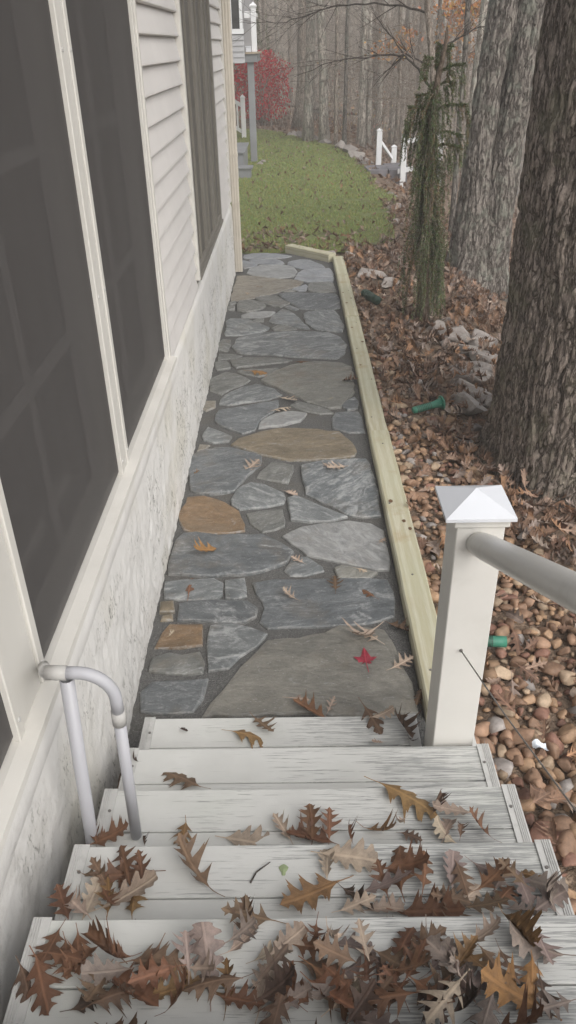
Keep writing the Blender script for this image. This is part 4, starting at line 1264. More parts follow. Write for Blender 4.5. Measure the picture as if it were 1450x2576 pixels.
for (a, b, c, d) in ((1.62, 17.45, 2.02, 18.2), (2.05, 17.4, 2.42, 17.95), (2.05, 17.98, 2.5, 18.5)):
    vs = [(a, b), ((a + c) / 2, b - 0.05), (c, b + 0.03), (c + 0.03, d), ((a + c) / 2, d + 0.04), (a - 0.04, d - 0.05)]
    zt = 0.03; mb = MB(); n = 6
    mb.add([(x - 2.0, y - 17.9, zz) for zz in (-0.25, zt) for x, y in vs], [(i, (i + 1) % n, n + (i + 1) % n, n + i) for i in range(n)] + [tuple(range(n, 2 * n))])
    mb.build('slab', M['stone_slab_far'], sl)

# ================================================================== rocks
def ico(sub):
    bm = bmesh.new(); bmesh.ops.create_icosphere(bm, subdivisions=sub, radius=1.0)
    v = np.array([p.co[:] for p in bm.verts]); f = np.array([[q.index for q in p.verts] for p in bm.faces]); bm.free()
    return v, f
ICO1, ICO2, ICO3, ICO4 = ico(1), ico(2), ico(3), ico(4)
def rock_mesh(name, seed, mat, base=ICO4, planes=20, amp=0.07, depth=(0.42, 0.82)):
    r = np.random.default_rng(seed)
    v, f = base; v = v.copy()
    for _ in range(planes):
        n = r.normal(size=3); n /= np.linalg.norm(n); d = r.uniform(*depth)
        t = v @ n; over = np.maximum(0, t - d)
        v -= np.outer(over, n) * 0.95
    k = 1 + amp * (fbm(v[:, 0] * 2 + seed, v[:, 1] * 2, v[:, 2] * 2, s=seed, o=3) - 0.5) * 2
    return bigmesh(name, v * k[:, None], f, mat, smooth=False)
BOULDERS = [  # x, y, z, size xyz, rot z, tilt, label
 (0.88, 9.05, 0.06, 0.30, 0.20, 0.10, 0.7, 0.15, 'flat pinkish grey boulder beside the far edging timber'),
 (1.08, 8.75, 0.03, 0.20, 0.13, 0.08, 0.9, 0.1, 'small flat boulder just behind the flat pinkish one'),
 (0.72, 9.95, 0.05, 0.13, 0.11, 0.12, 0.2, 0.1, 'rounded tan boulder at the corner of the edging timbers'),
 (0.48, 10.22, 0.02, 0.12, 0.10, 0.10, 1.2, 0.2, 'small rounded stone behind the angled timber'),
 (1.30, 5.35, 0.0, 0.13, 0.36, 0.16, 0.25, -0.25, 'long pale slab leaning at the gravel edge by the oak'),
 (1.45, 5.6, -0.04, 0.13, 0.30, 0.17, 0.2, -0.2, 'grey boulder next to the long pale leaning slab'),
 (1.47, 6.1, -0.03, 0.22, 0.32, 0.17, 0.5, -0.1, 'broad grey boulder half covered by leaves near the oak'),
 (1.68, 6.4, -0.06, 0.22, 0.26, 0.18, 0.3, 0.1, 'rough pale boulder low in the bank behind the oak'),
 (1.72, 6.85, -0.03, 0.24, 0.20, 0.17, 0.6, 0.15, 'whitish boulder at the top of the bank'),
 (1.50, 7.0, -0.02, 0.20, 0.20, 0.15, 0.1, 0.1, 'grey veined boulder beside the spruce'),
 (1.37, 7.25, -0.02, 0.13, 0.15, 0.17, 0.4, 0.0, 'upright grey boulder at the foot of the spruce'),
 (1.62, 7.55, -0.12, 0.17, 0.18, 0.13, 0.9, 0.2, 'tan topped boulder behind the spruce boulders'),
 (1.85, 7.0, -0.22, 0.2, 0.22, 0.15, 0.7, 0.3, 'boulder lowest on the leafy bank'),
 (1.22, 6.55, -0.09, 0.12, 0.20, 0.10, 0.3, 0.0, 'small boulder among the leaves in front of the spruce'),
 (1.36, 5.85, -0.04, 0.10, 0.16, 0.10, 0.9, 0.2, 'small angular stone between the leaning slab and the broad boulder'),
 (1.60, 6.05, -0.06, 0.13, 0.15, 0.13, 0.2, -0.2, 'squarish pale stone behind the broad boulder near the oak'),
 (1.56, 6.62, -0.04, 0.13, 0.14, 0.12, 1.3, 0.25, 'angular pale stone wedged between the bank boulders'),
 (1.40, 6.78, -0.04, 0.10, 0.13, 0.09, 0.6, 0.1, 'low wedge shaped stone in front of the veined boulder'),
 (1.28, 5.05, -0.03, 0.08, 0.12, 0.06, 0.4, 0.1, 'small flat stone between the green light and the oak'),
 (1.62, 12.3, -0.02, 0.28, 0.35, 0.14, 0.3, 0.0, 'pale boulder at the right lawn edge behind the spruce'),
 (1.75, 13.4, -0.02, 0.3, 0.35, 0.16, 1.1, 0.1, 'larger pale boulder further along the lawn edge'),
 (1.80, 14.8, -0.03, 0.25, 0.3, 0.14, 0.5, 0.1, 'pinkish boulder at the lawn edge near the posts'),
 (1.66, 19.2, 0.02, 0.34, 0.42, 0.22, 0.3, 0.1, 'tan boulder beside the tallest white post'),
 (1.60, 20.1, 0.02, 0.32, 0.42, 0.26, 0.8, 0.2, 'broad tan boulder behind the tallest white post'),
 (1.50, 21.0, 0.02, 0.34, 0.42, 0.28, 0.2, 0.1, 'stacked looking boulder midway along the lawn border'),
 (1.30, 22.0, 0.02, 0.3, 0.35, 0.24, 0.4, 0.2, 'grey boulder at the foot of the pale trunks'),
 (0.95, 23.2, 0.02, 0.3, 0.35, 0.22, 0.4, 0.1, 'low boulder near the back of the lawn border'),
 (0.60, 24.3, 0.02, 0.36, 0.32, 0.26, 1.4, 0.2, 'light boulder in the heap at the back of the lawn'),
 (0.35, 24.9, 0.05, 0.4, 0.34, 0.30, 0.4, 0.2, 'largest boulder in the heap at the back of the lawn'),
 (0.10, 25.6, 0.02, 0.3, 0.3, 0.22, 0.9, 0.2, 'dark boulder behind the heap at the back of the lawn'),
 (-0.70, 19.1, 0.02, 0.13, 0.12, 0.09, 0.9, 0.2, 'small pale stone at the foot of the deck post'),
 (-0.62, 19.45, 0.02, 0.12, 0.12, 0.10, 0.2, 0.2, 'small stone right of the grey deck post'),
]
for i, (x, y, z, a, b, c, rz, tl, lab) in enumerate(BOULDERS):
    o = link('boulder', rock_mesh('boulder', 50 + i, M['rock']))
    o.location = (x, y, z - 0.03 if y > 10 else z - 0.035); o.scale = (a * 0.8, b * 0.8, c * 0.75) if y > 10.5 else (a * 1.0, b * 1.05, c * 0.72); o.rotation_euler = (tl, tl * 0.6, rz)
    tag(o, lab, 'boulder', 'boulders along the gravel bed and lawn')

# ================================================================== trees
def bark_trunk(name, path, radii, cols, dz, mat, parent, ridge=0.02, freq=22.0, flare=0.0, zfl=0.22, seed=1, lobes=5, ztop_fine=None):
    """path: list of (x,y,z); real furrows in the mesh"""
    zs = [p[2] for p in path]
    fine_top = ztop_fine or zs[-1]
    zz = np.concatenate([np.arange(zs[0], min(fine_top, zs[-1]), dz), np.arange(fine_top, zs[-1], dz * 12), [zs[-1]]]) if fine_top < zs[-1] else np.arange(zs[0], zs[-1] + 1e-6, dz)
    cx = np.interp(zz, zs, [p[0] for p in path]); cy = np.interp(zz, zs, [p[1] for p in path]); rr = np.interp(zz, zs, radii)
    th = np.linspace(0, 2 * np.pi, cols, endpoint=False)
    T, ZZ = np.meshgrid(th, zz)
    Rr = np.repeat(rr[:, None], cols, 1)
    up_ = ZZ - zs[0]
    root = 0.5 + 0.5 * np.cos(T * lobes + 3 * vn(np.cos(T) * 1.5 + 5, np.sin(T) * 1.5 + 5, s=seed))
    Rr = Rr + flare * np.exp(-up_ / zfl) * (0.45 + 0.75 * root)
    ux, uy = np.cos(T) * Rr, np.sin(T) * Rr
    wob = 0.6 * (vn(ux * 4, uy * 4, ZZ * 2.2, s=seed + 3) - 0.5)
    a1 = vn(ux * freq + wob * 4, uy * freq + wob * 4, ZZ * freq * 0.20, s=seed)
    a2 = vn(ux * freq * 1.9 + wob * 2, uy * freq * 1.9, ZZ * freq * 0.55, s=seed + 11)
    a3 = vn(ux * freq * 4.3, uy * freq * 4.3, ZZ * freq * 1.1, s=seed + 17)
    c1_ = np.minimum(1, np.abs(2 * a1 - 1) / 0.42); c2_ = np.minimum(1, np.abs(2 * a2 - 1) / 0.5)
    h = 0.62 * c1_ + 0.26 * c2_ + 0.22 * a3
    lump = fbm(ux * 2.2, uy * 2.2, ZZ * 1.1, s=seed + 29, o=3) - 0.5
    Rr = Rr + ridge * (h - 0.6) * 2 + 0.05 * lump
    V = np.stack([cx[:, None] + np.cos(T) * Rr, cy[:, None] + np.sin(T) * Rr, ZZ], -1).reshape(-1, 3)
    nr = len(zz); ii = np.arange(nr * cols).reshape(nr, cols); jj = np.roll(ii, -1, 1)
    F_ = np.stack([ii[:-1], jj[:-1], jj[1:], ii[1:]], -1).reshape(-1, 4)
    l = parent.location
    V = V - np.array([l.x, l.y, l.z])
    return link(name, bigmesh(name, V, F_, mat, smooth=True), parent)

def grow(mb, p, d, length, rad, depth, r, n_side=4, droop=0.0, kids=(3, 5), spread=0.9, minr=0.003, bend=0.25):
    p = Vector(p); d = Vector(d).normalized()
    seg = 4 if depth > 0 else 3
    pts = [p]; rads = [rad]
    for k in range(seg):
        d = (d + Vector((r.uniform(-1, 1), r.uniform(-1, 1), r.uniform(-1, 1) - droop)) * bend).normalized()
        p = p + d * length / seg
        pts.append(p); rads.append(max(minr, rad * (1 - 0.75 * (k + 1) / seg)))
    mb.tube(pts, rads, n_side, cap=False)
    if depth <= 0: return
    for _ in range(r.randint(*kids)):
        t = r.uniform(0.25, 1.0); q = t * seg; i = min(int(q), seg - 1)
        o_ = pts[i].lerp(pts[i + 1], q - i)
        dd = (pts[i + 1] - pts[i]).normalized()
        s = Vector((r.uniform(-1, 1), r.uniform(-1, 1), r.uniform(-0.5, 1))).normalized()
        grow(mb, o_, dd * (1 - spread * 0.55) + s * spread, length * r.uniform(0.35, 0.65), max(minr, rads[i] * r.uniform(0.4, 0.6)), depth - 1, r, 3, droop, kids, spread, minr, bend)

# the large oak on the right
oak = thing('oak_tree', 'massive furrowed oak trunk rising beside the gravel bed', 'tree', (1.86, 4.5, -0.1))
bark_trunk('trunk', [(1.87, 4.5, -0.25), (1.86, 4.5, 0.6), (1.84, 4.5, 2.0), (1.83, 4.52, 3.2), (1.8, 4.6, 7.0)], [0.585, 0.575, 0.56, 0.55, 0.42], 520, 0.011, M['bark_oak'], oak, ridge=0.020, freq=19, flare=0.20, zfl=0.2, seed=3, lobes=6, ztop_fine=3.0)
mb = MB(); r_ = random.Random(8)
for k in range(7):
    a_ = k * 0.9 + 0.3
    grow(mb, (-0.06, 0.1, 6.4 + 0.1 * k), (math.cos(a_), math.sin(a_), 0.9), 4.5, 0.16, 3, r_, 6, 0.0, (3, 5))
mb.build('crown', M['twig'], oak)
# twin trunk behind it
tw = thing('twin_trunk_tree', 'grey twin trunk tree standing between the spruce and the oak', 'tree', (2.28, 9.75, -0.3))
bark_trunk('trunk', [(2.14, 9.7, -0.5), (2.15, 9.7, 0.1), (2.15, 9.7, 1.2), (2.19, 9.7, 2.0), (2.27, 9.7, 2.7), (2.5, 9.8, 7.0)], [0.25, 0.205, 0.155, 0.145, 0.14, 0.10], 150, 0.03, M['bark_twin'], tw, ridge=0.017, freq=17, flare=0.14, zfl=0.4, seed=13, lobes=4, ztop_fine=3.2)
bark_trunk('trunk', [(2.36, 9.85, -0.5), (2.40, 9.8, 0.1), (2.46, 9.78, 1.2), (2.52, 9.75, 2.0), (2.55, 9.75, 2.7), (2.7, 9.6, 7.0)], [0.27, 0.225, 0.18, 0.175, 0.17, 0.12], 170, 0.03, M['bark_twin'], tw, ridge=0.018, freq=17, flare=0.12, zfl=0.4, seed=15, lobes=4, ztop_fine=3.2)
mb = MB(); r_ = random.Random(18)
for k in range(6):
    a_ = k * 1.1
    grow(mb, (0.22 + 0.1 * (k % 2), -0.05, 6.2 + 0.15 * k), (math.cos(a_), math.sin(a_), 1.0), 3.2, 0.07, 3, r_, 5)
mb.build('crown', M['twig'], tw)

# background trees with trunk and crown of their own
def make_tree(seed, height, r0, low, mat, lean=0.0):
    r = random.Random(seed)
    pts = []; rad = []
    x = y = 0.0
    for k in range(15):
        t = k / 14
        pts.append((x, y, -0.3 + (height + 0.3) * t)); rad.append(r0 * (1 - 0.72 * t) + (r0 * 0.45 * math.exp(-max(0, t * height) / 0.35) if k == 0 else 0) + r0 * r.uniform(-0.03, 0.03))
        x += r.uniform(-1, 1) * 0.018 * height / 10 * 3 + lean * height / 14; y += r.uniform(-1, 1) * 0.05
    tm = MB(); tm.tube(pts, rad, 14)
    cm = MB()
    for k in range(low):
        z = r.uniform(1.2, 5.0); t = z / height; i = min(13, int(t * 14)); p = Vector(pts[i])
        a_ = r.uniform(0, 6.28)
        grow(cm, (p.x, p.y, z), (math.cos(a_), math.sin(a_), r.uniform(-0.2, 0.6)), r.uniform(0.8, 2.2), 0.012, 2, r, 3, 0.15, (2, 4))
    for k in range(7):
        z = r.uniform(0.5, 0.98) * height; i = min(13, int(z / height * 14)); p = Vector(pts[i])
        a_ = r.uniform(0, 6.28)
        grow(cm, (p.x, p.y, z), (math.cos(a_), math.sin(a_), r.uniform(0.5, 1.2)), r.uniform(1.6, 3.2), 0.03, 2, r, 4, 0.0, (3, 4))
    return tm.mesh('trunk', mat, smooth=True), cm.mesh('crown', M['twig'])
TREES = [make_tree(1, 13, 0.13, 5, M['bark_pale']), make_tree(2, 12, 0.13, 7, M['bark_brown'], 0.02), make_tree(3, 14, 0.13, 4, M['bark_pale'], -0.015),
         make_tree(4, 11, 0.13, 8, M['bark_brown']), make_tree(5, 13, 0.13, 6, M['bark_twin'], 0.03)]
def place_tree(kind, x, y, w, label, rz, name='bare_tree', group=None):
    o = thing(name, label, 'tree', (x, y, g(x, y)), group)
    o.rotation_euler = (0, 0, rz)
    s = w / 0.26
    for nm, me in zip(('trunk', 'crown'), TREES[kind]):
        c = link(nm, me, o)
        if nm == 'trunk': c.scale = (s, s, 1)
    return o
NAMED = [
 (1, 0.21, 27.8, 0.40, 'broad brown trunk at the back of the lawn behind the heap of boulders'),
 (2, 0.48, 23.8, 0.28, 'leaning pale trunk directly in front of the broad brown trunk'),
 (0, 0.94, 23.4, 0.27, 'straight pale trunk rising behind the middle of the boulder border'),
 (3, 1.22, 22.9, 0.10, 'thin stem left of the slender clump behind the boulders'),
 (4, 1.43, 22.9, 0.11, 'slender leaning stem in the clump behind the boulders'),
 (2, 1.87, 22.8, 0.21, 'pale mottled trunk just left of the tallest white post'),
 (0, 2.15, 23.7, 0.17, 'narrow pale trunk above the tallest white post'),
 (2, 2.80, 27.2, 0.20, 'pale trunk standing over the short white post'),
 (3, 4.17, 33.9, 0.20, 'narrow far trunk left of the spruce tip'),
 (0, 4.45, 33.4, 0.30, 'stout far trunk left of the spruce'),
 (1, 4.80, 32.5, 0.28, 'dark far trunk rising directly behind the spruce'),
 (0, 3.08, 14.9, 0.17, 'smooth pale trunk right of the weeping spruce'),
 (1, 4.16, 19.0, 0.13, 'thin brown trunk between the pale trunk and the twin trunks'),
 (4, 2.44, 12.3, 0.085, 'thin leaning sapling trunk right beside the spruce skirt'),
 (0, -0.56, 43.4, 0.30, 'far pale trunk above the red shrub'),
 (3, 0.08, 38.0, 0.16, 'far narrow trunk right of the red shrub'),
]
for i, (k, x, y, w_, lab) in enumerate(NAMED):
    place_tree(k, x, y, w_, lab, i * 1.7, group='bare trees of the wood')
r_ = random.Random(77)
spots = []
tries = 0
while len(spots) < 62 and tries < 5000:
    tries += 1
    y = r_.uniform(24, 62); x = r_.uniform(-0.09, 0.36) * y + r_.uniform(-1, 1)
    if y < 29 and x < 1.6: continue
    if x < -1.5 and y < 31: continue
    if g(x, y) < LAKE_Z + 0.1: continue
    if any((x - a) ** 2 + (y - b) ** 2 < 0.9 for a, b in spots): continue
    if any((x - q[1]) ** 2 + (y - q[2]) ** 2 < 0.8 for q in NAMED): continue
    spots.append((x, y))
for i, (x, y) in enumerate(spots):
    place_tree(i % 5, x, y, r_.uniform(0.13, 0.34), 'bare grey brown tree trunk among the many in the wood beyond the lawn', r_.uniform(0, 6.28), group='unnamed bare trees deep in the wood')
spots2 = [(3.3, 11.2), (4.4, 13.4), (5.2, 16.0), (3.7, 17.4), (5.0, 21.0), (6.2, 18.6), (6.6, 24.5), (4.2, 25.2), (5.6, 29.0), (7.2, 31.0), (3.4, 20.8)]
for i, (x, y) in enumerate(spots2):
    place_tree((i + 2) % 5, x, y, r_.uniform(0.10, 0.22), 'bare tree on the slope to the lake, seen right of the spruce', r_.uniform(0, 6.28), group='bare trees on the lake slope')

# saplings / brush
def make_sapling(seed):
    r = random.Random(seed); mb = MB()
    for k in range(r.randint(2, 4)):
        a_ = r.uniform(0, 6.28)
        grow(mb, (r.uniform(-0.15, 0.15), r.uniform(-0.15, 0.15), -0.1), (0.25 * math.cos(a_), 0.25 * math.sin(a_), 1), r.uniform(2.2, 4.2), 0.014, 3, r, 4, -0.02, (4, 6), 0.8, 0.0025, 0.14)
    return mb.mesh('sapling', M['twig'])
SAP = [make_sapling(s) for s in range(6)]
k = 0
for i in range(46):
    y = r_.uniform(19, 46); x = r_.uniform(0.02, 0.34) * y + r_.uniform(-0.6, 0.6)
    if x < float(lawn_edge(min(y, 28.5))) + 0.35 and y < 28.5: continue
    o = link('bare_sapling', SAP[i % 6]); o.location = (x, y, g(x, y)); o.rotation_euler = (0, 0, r_.uniform(0, 6.28)); s = r_.uniform(0.8, 1.25); o.scale = (s, s, s)
    tag(o, 'thin many stemmed bare sapling among the trunks of the wood', 'sapling', 'bare saplings of the wood')

# far woods as one mass of stems and twigs
r_ = random.Random(5); mb = MB()
for i in range(430):
    y = 46 + 72 * r_.random() ** 1.2; x = r_.uniform(-0.16, 0.46) * y + r_.uniform(-2, 2)
    z = g(x, y)
    if z < LAKE_Z + 0.1: continue
    h = r_.uniform(8, 11); w_ = r_.uniform(0.07, 0.19); lx_ = r_.uniform(-0.6, 0.6)
    lx_ *= 1.8; mb.tube([(x, y, z - 0.2), (x + lx_ * r_.uniform(0.1, 0.7), y, z + h * 0.5), (x + lx_, y, z + h)], [w_, w_ * 0.75, w_ * 0.3], 5, cap=False)
    for k in range(12):
        a_ = r_.uniform(0, 6.28); zz = z + r_.uniform(0.5, 0.8 * h); L = r_.uniform(0.8, 3.4)
        mb.tube([(x, y, zz), (x + math.cos(a_) * L * .5, y + math.sin(a_) * L * .5, zz + L * 0.3), (x + math.cos(a_) * L, y + math.sin(a_) * L, zz + L * r_.uniform(0.2, 0.8))], [0.03, 0.02, 0.008], 3, cap=False)
for i in range(7500):
    y = r_.uniform(28.5, 78); x = r_.uniform(-0.12, 0.42) * y + r_.uniform(-1, 1)
    z = g(x, y)
    if z < LAKE_Z + 0.05: continue
    a_ = r_.uniform(0, 6.28); L = r_.uniform(0.6, 3.6) ; dx, dy = math.cos(a_) * L * 0.35, math.sin(a_) * L * 0.35
    z0 = z + (0 if r_.random() < 0.6 else r_.uniform(0.5, 5.0))
    w_ = r_.uniform(0.006, 0.016) * (y / 40)
    mb.tube([(x, y, z0), (x + dx * 0.4, y + dy * 0.4, z0 + L * 0.5), (x + dx * 1.3, y + dy, z0 + L * r_.uniform(0.7, 1.0))], [w_, w_ * 0.7, w_ * 0.3], 3, cap=False)
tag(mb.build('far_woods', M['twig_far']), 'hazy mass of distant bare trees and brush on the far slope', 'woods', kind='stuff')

# overhanging tree with long drooping side limbs
ob = thing('leaning_small_tree', 'dark thin tree behind the spruce with long limbs reaching over the lawn', 'tree', (2.02, 12.0, g(2.02, 12.0)))
op = part_at(ob)
op(MB().tube([(2.02, 12, -0.4), (2.0, 12, 0.8), (1.98, 12, 1.5), (1.93, 12, 2.0), (1.8, 12, 2.7), (1.7, 11.9, 3.6), (1.5, 11.8, 5.2)], [0.06, 0.052, 0.048, 0.045, 0.04, 0.032, 0.012], 10), 'trunk', M['twig'], smooth=True)
r_ = random.Random(41); mb = MB()
def limb(pts, r0, seed, n=13, L=0.5):
    r = random.Random(seed)
    P = [Vector(p) for p in pts]
    # smooth polyline
    Q = []
    for i in range(len(P) - 1):
        for k in range(4):
            q = P[i].lerp(P[i + 1], k / 4); q += Vector((r.uniform(-1, 1), r.uniform(-1, 1), r.uniform(-1, 1))) * 0.012; Q.append(q)
    Q.append(P[-1])
    rad = [r0 * (1 - 0.85 * i / (len(Q) - 1)) for i in range(len(Q))]
    mb.tube(Q, rad, 5, cap=False)
    for k in range(n):
        i = r.randint(3, len(Q) - 2)
        d = (Q[i + 1] - Q[i]).normalized() + Vector((r.uniform(-0.6, 0.6), r.uniform(-0.8, 0.8), r.uniform(-0.7, 0.5)))
        grow(mb, Q[i], d, L * r.uniform(0.5, 1.3), max(0.0028, rad[i] * 0.6), 1, r, 3, 0.1, (2, 4), 0.8, 0.0018, 0.2)
limb([(1.93, 12, 2.01), (1.6, 11.9, 2.14), (1.3, 11.9, 2.17), (0.9, 11.8, 2.13), (0.56, 11.8, 2.1), (0.05, 11.7, 1.93)], 0.018, 1, 18, 0.55)
limb([(1.82, 12, 2.62), (1.5, 12, 2.70), (1.11, 11.9, 2.74), (0.62, 11.9, 2.72), (0.2, 11.8, 2.60), (-0.04, 11.8, 2.55), (-0.54, 11.8, 2.54)], 0.016, 2, 20, 0.6)
limb([(1.96, 12, 1.72), (1.75, 12.1, 1.98), (1.57, 12.2, 2.14), (1.35, 12.3, 2.4), (1.12, 12.4, 2.66)], 0.02, 3, 10, 0.4)
limb([(1.9, 12, 2.2), (2.2, 12.1, 2.3), (2.5, 12.0, 2.45), (2.9, 12.0, 2.5)], 0.016, 4, 10, 0.5)
limb([(1.75, 12, 2.9), (1.2, 12.2, 3.1), (0.6, 12.4, 3.0), (0.0, 12.6, 2.85)], 0.02, 5, 18, 0.6)
op(mb, 'crown', M['twig_dark'])

# ------------------------------------------------------------------ leafy masses (one mesh each crown)
def quads_cloud(pos, nrm_rng, size, cols, mat, name, parent, aspect=0.6):
    n = len(pos); r = nrm_rng
    a = r.normal(size=(n, 3)); a /= np.linalg.norm(a, axis=1)[:, None]
    b = r.normal(size=(n, 3)); b -= (a * b).sum(1)[:, None] * a; b /= np.linalg.norm(b, axis=1)[:, None]
    s = np.asarray(size)[:, None]
    v = np.stack([pos - a * s, pos + b * s * aspect, pos + a * s, pos - b * s * aspect], 1).reshape(-1, 3)
    f = np.arange(4 * n).reshape(n, 4)
    c = np.repeat(cols, 4, axis=0); c = np.concatenate([c, np.ones((len(c), 1))], 1)
    return link(name, bigmesh(name, v, f, mat, smooth=False, col=c), parent)
NR = np.random.default_rng(9)
# low tan undergrowth of the wood
n = 9000
uy_ = NR.uniform(25.5, 48, n); ux_ = NR.uniform(-0.06, 0.34, n) * uy_ + NR.uniform(-1, 1, n)
hz_ = NR.random(n) ** 1.7 * 2.0
okk = (ux_ > np.interp(uy_, [24, 26, 28.5, 32, 50], [1.6, 0.8, -0.2, -2, -4])) & (fbm(ux_ * 0.8, uy_ * 0.8, s=88, o=2) > 0.47) & (G(ux_, uy_) > LAKE_Z + 0.1)
ux_, uy_, hz_ = ux_[okk], uy_[okk], hz_[okk]; n = len(ux_)
cu = np.stack([NR.uniform(0.34, 0.52, n), NR.uniform(0.25, 0.36, n), NR.uniform(0.15, 0.24, n)], 1)
tag(quads_cloud(np.stack([ux_, uy_, G(ux_, uy_) + 0.05 + hz_], 1), NR, NR.uniform(0.025, 0.06, n), cu, M['twigleaf'], 'undergrowth', None), 'tan withered undergrowth between the trunks of the wood', 'undergrowth', kind='stuff')
rd = thing('red_shrub', 'rounded dark red leafed shrub at the back of the lawn', 'shrub', (-0.95, 29.2, g(-0.95, 29.2)))
n = 5200
ang = NR.uniform(0, 2 * np.pi, n); zz = NR.beta(1.6, 1.5, n) * 2.05 + 0.15
R_ = np.sqrt(NR.uniform(0.1, 1, n)) * 0.98 * np.sqrt(np.clip(1 - ((zz - 1.1) / 1.25) ** 2, 0.05, 1))
clump = 0.55 + 0.7 * fbm(np.cos(ang) * R_ * 3 + 9, np.sin(ang) * R_ * 3 + 9, zz * 3, s=3, o=2)
pos = np.stack([np.cos(ang) * R_ * clump * 1.1, np.sin(ang) * R_ * clump * 1.1, zz], 1)
cols = np.stack([NR.uniform(0.42, 0.66, n), NR.uniform(0.02, 0.05, n), NR.uniform(0.035, 0.065, n)], 1)
quads_cloud(pos, NR, NR.uniform(0.022, 0.05, n), cols, M['twigleaf'], 'crown', rd)
mb = MB(); r_ = random.Random(2)
for k in range(7): grow(mb, (r_.uniform(-.1, .1), r_.uniform(-.1, .1), -0.1), (r_.uniform(-.6, .6), r_.uniform(-.6, .6), 1), 2.0, 0.03, 2, r_, 4)
mb.build('stem', M['twig'], rd)

def rusty(name, label, x, y, clumps, seed):
    o = thing(name, label, 'tree', (x, y, g(x, y)))
    r = np.random.default_rng(seed)
    f = part_at(o)
    P = []; mbx = MB(); rr = random.Random(seed)
    mbx.tube([(x, y, o.location.z - 0.2), (x + 0.05, y, 1.6), (x - 0.03, y, 3.2), (x, y, 5.5)], [0.06, 0.05, 0.04, 0.015], 8)
    f(mbx, 'trunk', M['bark_brown'])
    mbx = MB()
    for cx_, cz_, sx_, sz_, n_ in clumps:
        p = r.normal(size=(n_, 3)) * np.array([sx_, 0.35, sz_]) + np.array([cx_, y, cz_]); P.append(p)
        mbx.tube([(x, y, cz_ - 0.5), ((x + cx_) / 2, y, cz_ - 0.15), (cx_, y, cz_)], [0.02, 0.014, 0.006], 4, cap=False)
        for q in range(9):
            e = p[rr.randrange(n_)]
            mbx.tube([(cx_, y, cz_), tuple(e)], [0.006, 0.003], 3, cap=False)
    f(mbx, 'branch', M['twig'])
    P = np.concatenate(P) - np.array(list(o.location)); n_ = len(P)
    cols = np.stack([r.uniform(0.42, 0.62, n_), r.uniform(0.20, 0.30, n_), r.uniform(0.07, 0.12, n_)], 1)
    quads_cloud(P, r, r.uniform(0.035, 0.07, n_), cols, M['twigleaf'], 'crown', o, 0.5)
rusty('rusty_leaf_tree', 'young tree holding clumps of rusty orange leaves above the spruce', 4.05, 20.5, [(3.75, 2.95, 0.30, 0.20, 330), (4.15, 2.85, 0.25, 0.22, 220), (4.35, 2.05, 0.35, 0.12, 200), (3.7, 2.45, 0.2, 0.12, 110), (5.0, 2.4, 0.3, 0.2, 120)], 4)
rusty('rusty_leaf_sapling', 'sapling with a sparse clump of orange leaves left of the spruce tip', 2.75, 22.5, [(2.6, 2.15, 0.28, 0.14, 170), (2.9, 2.45, 0.2, 0.1, 80)], 6)

